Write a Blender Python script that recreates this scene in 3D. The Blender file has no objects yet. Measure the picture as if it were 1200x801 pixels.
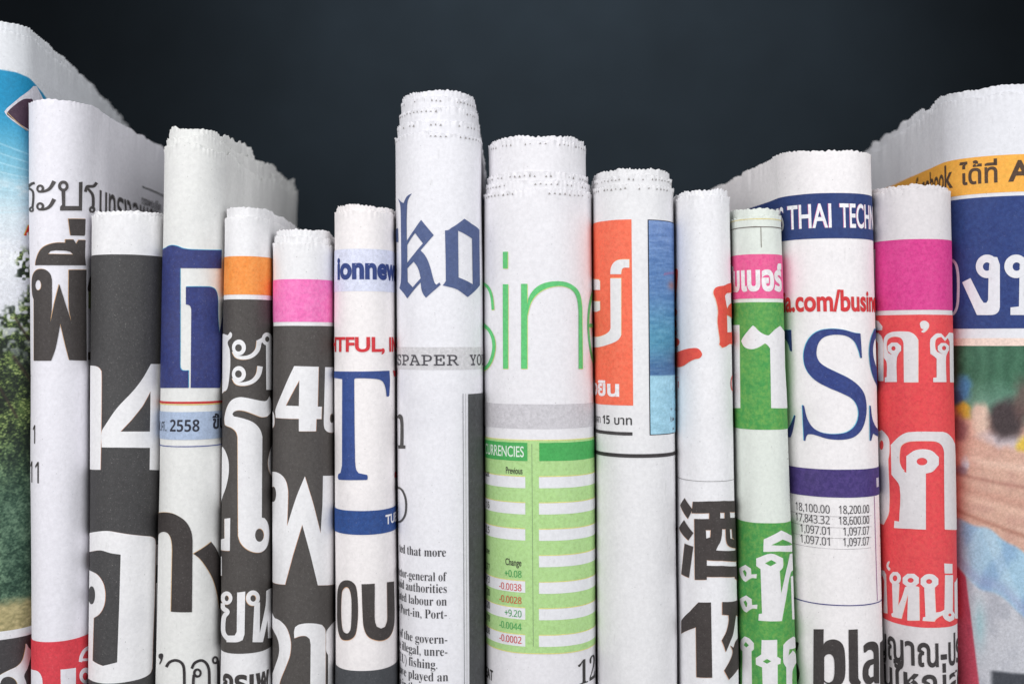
import bpy, bmesh, math, random
import numpy as np
from mathutils.geometry import tessellate_polygon
from mathutils import Vector

U = 0.0004            # metres per unit of the front plane
D = 1250.0            # camera distance in the same units
BASE = 560.0          # table is this far below the lens
scene = bpy.context.scene
COL = scene.collection

# ------------------------------------------------------------ camera, lights
cd = bpy.data.cameras.new('camera')
cam = bpy.data.objects.new('camera', cd)
COL.objects.link(cam)
cam.location = (0, -D * U, BASE * U)
cam.rotation_euler = (math.radians(90), 0, 0)
cd.lens = 37.5
cd.sensor_width = 36
cd.clip_start = 0.01
cd.clip_end = 50
cd.dof.use_dof = True
cd.dof.focus_distance = D * U + 0.006
cd.dof.aperture_fstop = 5.0
scene.camera = cam

world = bpy.data.worlds.new('World')
scene.world = world
world.use_nodes = True
world.node_tree.nodes['Background'].inputs[0].default_value = (0.9, 0.95, 1, 1)
world.node_tree.nodes['Background'].inputs[1].default_value = 0.19


def area(name, loc, target, size, size_y, power, color=(1, 1, 1)):
    l = bpy.data.lights.new(name, 'AREA')
    l.shape = 'RECTANGLE'
    l.size = size
    l.size_y = size_y
    l.energy = power
    l.color = color
    o = bpy.data.objects.new(name, l)
    COL.objects.link(o)
    o.location = loc
    o.rotation_euler = (Vector(target) - Vector(loc)).to_track_quat('-Z', 'Y').to_euler()
    return o


area('softbox', (-0.66, -0.88, 0.46), (0, 0, 0.18), 0.75, 0.90, 9.5, (1, 0.99, 0.985))
area('softbox', (0.72, -0.88, 0.42), (0, 0, 0.17), 0.70, 0.90, 8.2, (0.98, 0.99, 1))
area('softbox', (0.0, -0.35, 1.05), (0, 0.02, 0.25), 0.8, 0.4, 2.4, (1, 1, 1))
bl = bpy.data.lights.new('backdrop_lamp', 'SPOT')
bl.energy = 190
bl.spot_size = math.radians(86)
bl.spot_blend = 1.0
bl.shadow_soft_size = 0.1
bl.color = (0.82, 0.93, 1)
blo = bpy.data.objects.new('backdrop_lamp', bl)
COL.objects.link(blo)
blo.location = (0.14, 1.0, 1.9)
blo.rotation_euler = (Vector((0.14, 2.7, 1.22)) - blo.location).to_track_quat('-Z', 'Y').to_euler()

scene.view_settings.view_transform = 'Standard'
scene.view_settings.look = 'None'
scene.view_settings.exposure = 0.0
scene.view_settings.gamma = 1.0
scene.render.engine = 'CYCLES'
scene.cycles.max_bounces = 6


# ------------------------------------------------------------ materials
def lin(c):
    out = []
    for v in c[:3]:
        v = v / 255.0
        out.append(v / 12.92 if v <= 0.04045 else ((v + 0.055) / 1.055) ** 2.4)
    return tuple(out)


def coord_nodes(nt):
    tc = nt.nodes.new('ShaderNodeTexCoord')
    oi = nt.nodes.new('ShaderNodeObjectInfo')
    sc_ = nt.nodes.new('ShaderNodeMath'); sc_.operation = 'MULTIPLY'; sc_.inputs[1].default_value = 3.0
    nt.links.new(oi.outputs['Random'], sc_.inputs[0])
    add = nt.nodes.new('ShaderNodeVectorMath'); add.operation = 'ADD'
    nt.links.new(tc.outputs['Object'], add.inputs[0])
    nt.links.new(sc_.outputs[0], add.inputs[1])
    return add.outputs[0]


def noise(nt, vec, scale, detail=3, rough=0.6, stretch=None):
    if stretch:
        m = nt.nodes.new('ShaderNodeMapping')
        m.inputs['Scale'].default_value = stretch
        nt.links.new(vec, m.inputs['Vector'])
        vec = m.outputs[0]
    n = nt.nodes.new('ShaderNodeTexNoise')
    n.inputs['Scale'].default_value = scale
    n.inputs['Detail'].default_value = detail
    n.inputs['Roughness'].default_value = rough
    nt.links.new(vec, n.inputs['Vector'])
    return n.outputs['Fac']


def ramp(nt, fac, lo, hi, a=0.0, b=1.0):
    m = nt.nodes.new('ShaderNodeMapRange')
    m.inputs['From Min'].default_value = lo
    m.inputs['From Max'].default_value = hi
    m.inputs['To Min'].default_value = a
    m.inputs['To Max'].default_value = b
    nt.links.new(fac, m.inputs['Value'])
    return m.outputs[0]


def mix(nt, fac, a, b, blend='MIX'):
    m = nt.nodes.new('ShaderNodeMix'); m.data_type = 'RGBA'; m.blend_type = blend
    for s, v in ((m.inputs[0], fac), (m.inputs[6], a), (m.inputs[7], b)):
        if isinstance(v, (int, float)):
            s.default_value = v
        elif isinstance(v, tuple):
            s.default_value = (*v[:3], 1)
        else:
            nt.links.new(v, s)
    return m.outputs[2]


def paper_bump(nt, bs, vec, strength=0.35):
    f1 = noise(nt, vec, 900, 4, 0.7)
    f2 = noise(nt, vec, 60, 2, 0.5, (1.0, 1.0, 0.16))
    f3 = noise(nt, vec, 22, 2, 0.5)
    a = nt.nodes.new('ShaderNodeMath'); a.operation = 'MULTIPLY_ADD'
    nt.links.new(f2, a.inputs[0]); a.inputs[1].default_value = 5.0; nt.links.new(f1, a.inputs[2])
    a2 = nt.nodes.new('ShaderNodeMath'); a2.operation = 'MULTIPLY_ADD'
    nt.links.new(f3, a2.inputs[0]); a2.inputs[1].default_value = 6.0; nt.links.new(a.outputs[0], a2.inputs[2])
    b = nt.nodes.new('ShaderNodeBump')
    b.inputs['Strength'].default_value = strength
    b.inputs['Distance'].default_value = 0.00016
    nt.links.new(a2.outputs[0], b.inputs['Height'])
    nt.links.new(b.outputs[0], bs.inputs['Normal'])


MATS = {}


def mat_paper(rgb):
    key = ('paper', rgb)
    if key in MATS:
        return MATS[key]
    m = bpy.data.materials.new('newsprint'); m.use_nodes = True
    nt = m.node_tree; bs = nt.nodes['Principled BSDF']
    vec = coord_nodes(nt)
    c = lin(rgb)
    base = mix(nt, ramp(nt, noise(nt, vec, 520, 3, 0.7), 0.3, 0.7), tuple(v * 0.93 for v in c), tuple(min(1, v * 1.05) for v in c))
    # grubby handling marks
    smud = ramp(nt, noise(nt, vec, 26, 4, 0.65), 0.52, 0.78, 0.0, 0.22)
    base = mix(nt, smud, base, (c[0] * 0.62, c[1] * 0.62, c[2] * 0.66))
    spk = ramp(nt, noise(nt, vec, 1000, 1, 0.4), 0.765, 0.80, 0.0, 0.40)
    base = mix(nt, spk, base, (0.16, 0.15, 0.15))
    fib = ramp(nt, noise(nt, vec, 330, 2, 0.5, (1, 1, 0.3)), 0.68, 0.76, 0.0, 0.14)
    base = mix(nt, fib, base, (0.33, 0.31, 0.30))
    nt.links.new(base, bs.inputs['Base Color'])
    bs.inputs['Roughness'].default_value = 0.85
    bs.inputs['Specular IOR Level'].default_value = 0.15
    paper_bump(nt, bs, vec)
    MATS[key] = m
    return m


def mat_ink(rgb, second=None, fleck=0.5):
    key = ('ink', rgb, second, fleck)
    if key in MATS:
        return MATS[key]
    m = bpy.data.materials.new('printing_ink'); m.use_nodes = True
    nt = m.node_tree; bs = nt.nodes['Principled BSDF']
    vec = coord_nodes(nt)
    c = lin(rgb)
    base = mix(nt, ramp(nt, noise(nt, vec, 650, 4, 0.8), 0.32, 0.68), tuple(v * 0.80 for v in c), tuple(min(1, v * 1.12 + 0.004) for v in c))
    if second:
        base = mix(nt, ramp(nt, noise(nt, vec, 480, 3, 0.75), 0.42, 0.66, 0, 0.75), base, lin(second))
        base = mix(nt, ramp(nt, noise(nt, vec, 60, 3, 0.6), 0.4, 0.75, 0, 0.3), base, lin(second))
    worn = ramp(nt, noise(nt, vec, 35, 4, 0.6), 0.45, 0.8, 0, 0.22)
    base = mix(nt, worn, base, tuple(v * 0.8 + 0.06 for v in c))
    fl = ramp(nt, noise(nt, vec, 1500, 2, 0.7), 0.62, 0.84, 0.0, fleck * 0.5)
    base = mix(nt, fl, base, (0.62, 0.60, 0.58))
    nt.links.new(base, bs.inputs['Base Color'])
    bs.inputs['Roughness'].default_value = 0.62
    bs.inputs['Specular IOR Level'].default_value = 0.25
    paper_bump(nt, bs, vec)
    MATS[key] = m
    return m


def mat_photo():
    if 'photo' in MATS:
        return MATS['photo']
    m = bpy.data.materials.new('printed_picture'); m.use_nodes = True
    nt = m.node_tree; bs = nt.nodes['Principled BSDF']
    vec = coord_nodes(nt)
    at = nt.nodes.new('ShaderNodeVertexColor'); at.layer_name = 'print'
    g = ramp(nt, noise(nt, vec, 750, 3, 0.8), 0.3, 0.7, 0.84, 1.14)
    vm = nt.nodes.new('ShaderNodeVectorMath'); vm.operation = 'SCALE'
    nt.links.new(at.outputs['Color'], vm.inputs[0]); nt.links.new(g, vm.inputs['Scale'])
    nt.links.new(vm.outputs[0], bs.inputs['Base Color'])
    bs.inputs['Roughness'].default_value = 0.6
    bs.inputs['Specular IOR Level'].default_value = 0.25
    paper_bump(nt, bs, vec)
    MATS['photo'] = m
    return m


def mat_plain(name, rgb_lin, rough, var=0.3, scale=8):
    m = bpy.data.materials.new(name); m.use_nodes = True
    nt = m.node_tree; bs = nt.nodes['Principled BSDF']
    vec = coord_nodes(nt)
    base = mix(nt, ramp(nt, noise(nt, vec, scale, 5, 0.65), 0.3, 0.7), tuple(v * (1 - var) for v in rgb_lin), tuple(v * (1 + var) for v in rgb_lin))
    nt.links.new(base, bs.inputs['Base Color'])
    bs.inputs['Roughness'].default_value = rough
    bs.inputs['Specular IOR Level'].default_value = 0.2
    return m


# ------------------------------------------------------------ value noise in numpy
def vnoise(x, y, seed=0):
    x = np.asarray(x, float); y = np.asarray(y, float)
    xi = np.floor(x).astype(np.int64); yi = np.floor(y).astype(np.int64)
    fx = x - xi; fy = y - yi
    fx = fx * fx * (3 - 2 * fx); fy = fy * fy * (3 - 2 * fy)

    def h(a, b):
        n = (a * 374761393 + b * 668265263 + seed * 1442695041) & 0x7fffffff
        n = ((n ^ (n >> 13)) * 1274126177) & 0x7fffffff
        return ((n ^ (n >> 16)) & 0xffff) / 65535.0
    a = h(xi, yi) * (1 - fx) + h(xi + 1, yi) * fx
    b = h(xi, yi + 1) * (1 - fx) + h(xi + 1, yi + 1) * fx
    return a * (1 - fy) + b * fy


def fbm(x, y, seed=0, oct=4):
    s = 0; a = 1.0; t = 0
    for k in range(oct):
        s = s + a * vnoise(np.asarray(x) * 2 ** k, np.asarray(y) * 2 ** k, seed + k * 17); t += a; a *= 0.55
    return s / t


# ------------------------------------------------------------ the newspaper surface
NN = 44               # nose facets
YR = 40.0             # rows of the undulation grid


class Paper:
    def __init__(s, idx, nd, L, shL, shR, n=2.4):
        s.idx = idx; s.nd = nd; s.L = L; s.shL = shL; s.shR = shR; s.n = n
        th = np.linspace(-math.pi / 2, math.pi / 2, NN + 1)
        f = np.sign(np.sin(th)) * np.abs(np.sin(th)) ** (2 / n)
        z = nd * (1 - np.abs(np.cos(th)) ** (2 / n))
        ns = max(4, int((L - nd) / 22))
        t = np.linspace(0, 1, ns + 1)[1:]
        zz = nd + (L - nd) * t
        s.f = np.concatenate([np.full(ns, -1.0), f, np.full(ns, 1.0)])
        s.Z = np.concatenate([zz[::-1], z, zz])
        s.sh = np.concatenate([(shL * t ** 1.25)[::-1], np.zeros(NN + 1), shR * t ** 1.25])
        s.t = np.concatenate([t[::-1], np.zeros(NN + 1), t])
        s.ns = ns
        s.cw = [(0, 10), (0, 10)]     # (cx, w) at Y=150 and at Y=-400

    def cxw(s, Y):
        k = (150 - np.asarray(Y, float)) / 550.0
        (c0, w0), (c1, w1) = s.cw
        return c0 + (c1 - c0) * k, w0 + (w1 - w0) * k

    def finish(s):
        cx, w = s.cxw(-100)
        X = cx + w * s.f + s.sh
        d = np.hypot(np.diff(X), np.diff(s.Z))
        A = np.concatenate([[0], np.cumsum(d)])
        mid = s.ns + NN // 2
        s.A = A - A[mid]
        # outward normals at nodes
        tx = np.gradient(X, s.A); tz = np.gradient(s.Z, s.A)
        l = np.hypot(tx, tz)
        s.nx = tz / l * -1; s.nz = tx / l
        # tangent runs left to right; outward is towards the lens (-Z) at the nose
        s.nx, s.nz = tz / l, -tx / l
        s.rows = np.arange(-BASE - 40, 440, YR)
        AA, RR = np.meshgrid(s.A, s.rows, indexing='ij')
        amp = 1.4 + 2.2 * s.t[:, None]
        s.disp = amp * 2 * (fbm(AA / 46 + s.idx * 13, RR / 170, s.idx, 3) - 0.5)
        s.silh()

    def silh(s):
        cx, w = s.cxw(0)
        px = (cx + w * s.f + s.sh) / (1 + s.Z / D)
        lo = s.ns + int(np.argmin(px[s.ns:s.ns + NN + 1])); hi = s.ns + int(np.argmax(px[s.ns:s.ns + NN + 1]))
        s.vlo, s.vhi = s.ns - s.ns, len(s.f) - 1
        # visible run of nodes with increasing px
        i = s.ns + NN // 2
        a = i
        while a > 0 and px[a - 1] < px[a]: a -= 1
        b = i
        while b < len(px) - 1 and px[b + 1] > px[b]: b += 1
        s.va, s.vb = a, b

    def S(s, a, Y, inset=0.0, off=0.0):
        a = np.asarray(a, float); Y = np.asarray(Y, float)
        cx, w = s.cxw(Y)
        f = np.interp(a, s.A, s.f); sh = np.interp(a, s.A, s.sh); Z = np.interp(a, s.A, s.Z)
        nx = np.interp(a, s.A, s.nx); nz = np.interp(a, s.A, s.nz)
        l = np.hypot(nx, nz); nx = nx / l; nz = nz / l
        # bilinear undulation
        j = np.clip((Y - s.rows[0]) / YR, 0, len(s.rows) - 1.001)
        j0 = j.astype(int); fj = j - j0
        i = np.interp(a, s.A, np.arange(len(s.A))); i = np.clip(i, 0, len(s.A) - 1.001)
        i0 = i.astype(int); fi = i - i0
        dd = s.disp
        d = (dd[i0, j0] * (1 - fi) + dd[i0 + 1, j0] * fi) * (1 - fj) + (dd[i0, j0 + 1] * (1 - fi) + dd[i0 + 1, j0 + 1] * fi) * fj
        wi = np.maximum(w - inset, 0.5)
        X = cx + wi * f + sh
        Zi = inset * 0.8 + Z * (1 - inset * 0.8 / s.L)
        X = X + nx * (d + off); Zi = Zi + nz * (d + off)
        return np.stack([X * U, Zi * U, (Y + BASE) * U], -1), np.stack([nx, nz, np.zeros_like(nx)], -1)

    def inv(s, px, py):
        """point of the photograph plane -> (arc length, height) on this sheet"""
        x = px - 600.0; y = 400.5 - py
        Y = y
        a = 0.0
        for _ in range(5):
            cx, w = s.cxw(Y)
            P = (cx + w * s.f + s.sh) / (1 + s.Z / D)
            Pv = P[s.va:s.vb + 1]; Av = s.A[s.va:s.vb + 1]
            if x <= Pv[0]:
                a = Av[0] - (Pv[0] - x) * 1.6
            elif x >= Pv[-1]:
                a = Av[-1] + (x - Pv[-1]) * 1.6
            else:
                a = float(np.interp(x, Pv, Av))
            Z = float(np.interp(a, s.A, s.Z))
            Y = y * (1 + Z / D)
        return a, Y


papers = {}
#        idx nd  L   shL  shR
SPEC = {0: (45, 610, 0, -84), 1: (34, 430, 0, 3), 2: (38, 230, 0, -4), 3: (34, 415, 2, 10), 4: (28, 330, 4, -4),
        5: (34, 300, 3, -3), 6: (36, 330, 2, -2), 7: (44, 360, 3, -3), 8: (50, 360, 3, -3), 9: (44, 330, 3, -3),
        10: (34, 300, 3, -3), 11: (30, 122, 4, -20), 12: (44, 300, -44, 0), 13: (42, 320, 3, -3), 14: (66, 440, 10, 0)}
for k, (nd, L, a, b) in SPEC.items():
    papers[k] = Paper(k, nd * (1.18 if k not in (0, 14) else 1.0), L, a, b, 2.12 if k not in (0, 14) else 2.1)


def solve_edge(p, fixed, side, target, fixed_is):
    """find w so that the visible silhouette on `side` lands on target (px from centre)"""
    lo, hi = 8.0, 160.0
    for _ in range(50):
        w = (lo + hi) / 2
        cx = fixed + w if fixed_is == 'left' else fixed - w
        P = (cx + w * p.f[p.ns:p.ns + NN + 1]) / (1 + p.Z[p.ns:p.ns + NN + 1] / D)
        v = P.max() if side == 'right' else -P.min()
        tt = target if side == 'right' else -target
        if v > tt: hi = w
        else: lo = w
    return cx, w


GAP = 2.2
E250 = {8: (567, 693), 9: 789, 10: 855, 11: 914, 12: 1022, 13: 1115, 7: 464, 6: 391.5, 5: 320, 4: 263.5, 3: 191.5, 2: 108, 1: 34.5}
E800 = {8: (570, 698), 9: 794, 10: 865, 11: 933, 12: 1036, 13: 1122, 7: 468, 6: 393, 5: 320.5, 4: 258, 3: 182.5, 2: 104, 1: 37}
cw = {k: [] for k in papers}
for E in (E250, E800):
    p = papers[8]
    l, r = E[8][0] - 600, E[8][1] - 600
    cx, w = (l + r) / 2, (r - l) / 2
    for _ in range(40):
        P = (cx + w * p.f[p.ns:p.ns + NN + 1]) / (1 + p.Z[p.ns:p.ns + NN + 1] / D)
        cx += ((l - P.min()) + (r - P.max())) / 2; w += ((r - P.max()) - (l - P.min())) / 2
    cw[8].append((cx, w))
    edge = cx + w + GAP
    for k in range(9, 14):
        cx2, w2 = solve_edge(papers[k], edge, 'right', E[k] - 600, 'left')
        cw[k].append((cx2, w2)); edge = cx2 + w2 + GAP
    cw[14].append((edge + 104, 104))
    edge = cx - w - GAP
    for k in range(7, 0, -1):
        cx2, w2 = solve_edge(papers[k], edge, 'left', E[k] - 600, 'right')
        cw[k].append((cx2, w2)); edge = cx2 - w2 - GAP
    cw[0].append((edge - 72, 72))
for k in papers:
    papers[k].cw = cw[k]
    papers[k].finish()


# ------------------------------------------------------------ mesh helpers
def new_obj(name, verts, faces, mat, parent, normals=None, smooth=True):
    me = bpy.data.meshes.new(name)
    me.from_pydata([tuple(v) for v in verts], [], faces)
    me.materials.append(mat)
    if smooth:
        me.polygons.foreach_set('use_smooth', [True] * len(me.polygons))
    if normals is not None:
        me.normals_split_custom_set_from_vertices([tuple(v) for v in normals])
    o = bpy.data.objects.new(name, me)
    COL.objects.link(o)
    if parent is not None:
        o.parent = parent
    return o


def grid_faces(na, nr, flip=False):
    i = np.arange(na - 1)[:, None]; j = np.arange(nr - 1)[None, :]
    a = (i * nr + j).ravel(); b = ((i + 1) * nr + j).ravel()
    f = np.stack([a, b, b + 1, a + 1], -1)
    return f.tolist()


def rnd_tilt(seed):
    return (random.Random(seed * 3 + 1).random() - 0.5) * 0.035


def sheet(p, name, parent, mat, ytop, inset, seed, teeth=1.0, rag=1.0, sag=0.0, flare=1.0, org=None, pitch=6.0):
    """one folded sheet: outer wall, torn rim with its thickness, and the inner wall"""
    cols = []
    for q in range(len(p.A) - 1):
        seg = p.A[q + 1] - p.A[q]
        n = max(1, int(round(seg / 1.6))) if abs((p.A[q] + p.A[q + 1]) / 2) < p.A[p.ns + NN] + 160 else max(1, int(round(seg / 4)))
        cols += list(np.linspace(p.A[q], p.A[q + 1], n + 1)[:-1])
    cols.append(p.A[-1])
    a = np.array(cols)
    t = np.interp(a, p.A, p.t)
    Yt = 400.5 - ytop
    edge = Yt + rag * (3.4 * (fbm(a / 26 + seed * 7, 0 * a, seed, 3) - 0.5) * 2 * 0.8 + t * 10 * (fbm(a / 55, 0 * a + 3, seed + 5, 2) - 0.5))
    edge = edge - sag * t ** 1.2
    ph = a / pitch + 1.5 * vnoise(a / 17, 0 * a, seed) + 0.35 * vnoise(a / 4.3, 0 * a, seed + 2)
    tooth = np.abs((ph % 1) - 0.5) * 2
    edge = edge + teeth * (1.5 * (tooth - 0.5) + 1.3 * (vnoise(a / 2.3, 0 * a, seed + 9) - 0.5))
    rows = list(np.arange(-BASE, Yt - 52, 40.0))
    pleat = np.sqrt(t) * 4.5 * (fbm(a / 13.0 + seed, 0 * a, seed + 21, 3) - 0.5)
    edge = edge + rnd_tilt(seed) * a * (np.abs(a) < 200)
    edge = edge + rag * 1.2 * (vnoise(a / 17.0, 0 * a, seed + 31) - 0.5)
    tail = [34, 26, 19, 14, 9, 6, 4, 2.5, 1.2, 0]
    V = []; N = []
    nr = len(rows) + len(tail)
    for Y in rows:
        P, n = p.S(a, np.full_like(a, Y), inset); V.append(P); N.append(n)
    for h in tail:
        Y = edge - h
        k = max(0.0, 1 - h / 11.0)
        kp = max(0.0, 1 - h / 36.0)
        fl = flare * (k * 1.1 * (tooth - 0.45) + k * k * 1.7 * (fbm(a / 5.0, 0 * a + h * 0.15, seed + 3, 3) - 0.55) * 1.3) + pleat * kp
        P, n = p.S(a, Y, inset, 0.0)
        P = P + n[:, :3] * (fl[:, None] * U) * np.array([1, 1, 1])
        V.append(P); N.append(n)
    # rim and inner wall
    th = 0.75
    for h, d in ((0.35, th), (12, th), (60, th)):
        fl = (flare * (1.1 * (tooth - 0.45) + 1.7 * (fbm(a / 5.0, 0 * a, seed + 3, 3) - 0.55) * 1.3) if h < 1 else 0 * a) + pleat * max(0.0, 1 - h / 36.0)
        P, n = p.S(a, edge - h, inset, 0.0)
        P = P + n * ((fl - d)[:, None] * U)
        V.append(P); N.append(-n)
    V = np.stack(V, 1); na, nrr = V.shape[:2]
    faces = grid_faces(na, nrr)
    o = new_obj(name, (V.reshape(-1, 3) - org).tolist(), faces, mat, parent)
    return o, a, edge


def perforation_shades(p, parent, mat, ytop, inset, seed, org, depth=4.6, pitch=6.0, size=2.1, amax=None):  # grey triangles paint the shade in rim notches and pin holes
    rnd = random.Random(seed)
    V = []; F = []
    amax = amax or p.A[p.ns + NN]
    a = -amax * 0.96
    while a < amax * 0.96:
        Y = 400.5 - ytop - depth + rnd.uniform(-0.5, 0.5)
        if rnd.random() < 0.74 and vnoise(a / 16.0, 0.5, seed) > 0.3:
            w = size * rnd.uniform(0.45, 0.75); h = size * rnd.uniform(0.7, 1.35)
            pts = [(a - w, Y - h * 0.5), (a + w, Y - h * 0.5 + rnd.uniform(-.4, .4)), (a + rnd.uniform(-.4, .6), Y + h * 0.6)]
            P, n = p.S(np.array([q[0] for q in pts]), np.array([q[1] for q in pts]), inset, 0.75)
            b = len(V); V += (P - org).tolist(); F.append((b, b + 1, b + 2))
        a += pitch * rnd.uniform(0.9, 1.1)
    o = new_obj('perforation_shade', V, F, mat, parent)
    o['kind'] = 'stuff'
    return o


# ------------------------------------------------------------ print: shapes cut to follow the sheet
LVL = 0.30


def cut_and_map(p, bm, level, name, mat, parent, org, cut=True):
    if not bm.verts:
        return None
    amin, amax = p.A[0] + 1, p.A[-1] - 1
    xs = [v.co.x for v in bm.verts]; ys = [v.co.y for v in bm.verts]
    for lim, nrm in ((amin, (-1, 0, 0)), (amax, (1, 0, 0))):
        if (lim == amin and min(xs) < amin) or (lim == amax and max(xs) > amax):
            bmesh.ops.bisect_plane(bm, geom=bm.verts[:] + bm.edges[:] + bm.faces[:], plane_co=(lim, 0, 0), plane_no=nrm, clear_outer=True)
    if min(ys) < -BASE + 2:
        bmesh.ops.bisect_plane(bm, geom=bm.verts[:] + bm.edges[:] + bm.faces[:], plane_co=(0, -BASE + 2, 0), plane_no=(0, -1, 0), clear_outer=True)
    if not bm.verts:
        return None
    if cut:
        x0, x1, y0, y1 = min(xs), max(xs), min(ys), max(ys)
        for A in p.A:
            if x0 < A < x1:
                bmesh.ops.bisect_plane(bm, geom=bm.verts[:] + bm.edges[:] + bm.faces[:], dist=1e-4, plane_co=(A, 0, 0), plane_no=(1, 0, 0))
        for Y in p.rows:
            if y0 < Y < y1:
                bmesh.ops.bisect_plane(bm, geom=bm.verts[:] + bm.edges[:] + bm.faces[:], dist=1e-4, plane_co=(0, Y, 0), plane_no=(0, 1, 0))
    bm.verts.ensure_lookup_table()
    co = np.array([v.co[:] for v in bm.verts])
    P, n = p.S(co[:, 0], co[:, 1], 0.0, level)
    for i, v in enumerate(bm.verts):
        v.index = i
    faces = []
    for f in bm.faces:
        idx = [v.index for v in f.verts]
        area2 = 0
        for q in range(len(idx)):
            x1_, y1_ = co[idx[q]][:2]; x2_, y2_ = co[idx[(q + 1) % len(idx)]][:2]
            area2 += x1_ * y2_ - x2_ * y1_
        faces.append(idx if area2 > 0 else idx[::-1])
    if not faces:
        return None
    return new_obj(name, (P - org).tolist(), faces, mat, parent, normals=n)


def add_loops(bm, loops):
    loops = [[Vector((q[0], q[1], 0)) for q in lp] for lp in loops]
    flat = [v for lp in loops for v in lp]
    tris = tessellate_polygon(loops)
    vs = [bm.verts.new(v) for v in flat]
    for t in tris:
        try:
            bm.faces.new([vs[i] for i in t])
        except ValueError:
            pass


def smooth_loop(pts, closed=True, n=5):
    out = []
    m = len(pts)
    rng = range(m) if closed else range(m - 1)
    for i in rng:
        p0 = pts[(i - 1) % m] if closed or i > 0 else pts[i]
        p1 = pts[i]; p2 = pts[(i + 1) % m]
        p3 = pts[(i + 2) % m] if closed or i + 2 < m else p2
        for k in range(n):
            t = k / n
            out.append(tuple(0.5 * ((2 * p1[c]) + (-p0[c] + p2[c]) * t + (2 * p0[c] - 5 * p1[c] + 4 * p2[c] - p3[c]) * t * t + (-p0[c] + 3 * p1[c] - 3 * p2[c] + p3[c]) * t ** 3) for c in (0, 1)))
    if not closed:
        out.append(tuple(pts[-1]))
    return out


def ell(cx, cy, rx, ry, n=22, ph=0):
    return [(cx + rx * math.cos(2 * math.pi * k / n + ph), cy + ry * math.sin(2 * math.pi * k / n + ph)) for k in range(n)]


def rect(x0, y0, x1, y1):
    return [(x0, y0), (x1, y0), (x1, y1), (x0, y1)]


def stroke(pts, w, smooth=True, n=5):
    """outline of a pen stroke (w: number or (start, end))"""
    q = smooth_loop(pts, False, n) if smooth else list(pts)
    m = len(q); L = []; R = []
    for i, (x, y) in enumerate(q):
        a = q[max(0, i - 1)]; b = q[min(m - 1, i + 1)]
        dx, dy = b[0] - a[0], b[1] - a[1]; l = math.hypot(dx, dy) or 1
        ww = (w if isinstance(w, (int, float)) else w[0] + (w[1] - w[0]) * i / (m - 1)) / 2
        L.append((x - dy / l * ww, y + dx / l * ww)); R.append((x + dy / l * ww, y - dx / l * ww))
    return L + R[::-1]


def crop(x0, y0, s):
    def f(pts):
        return [(x0 + a / s, y0 + b / s) for a, b in pts]
    return f


DUMMY = None


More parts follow.
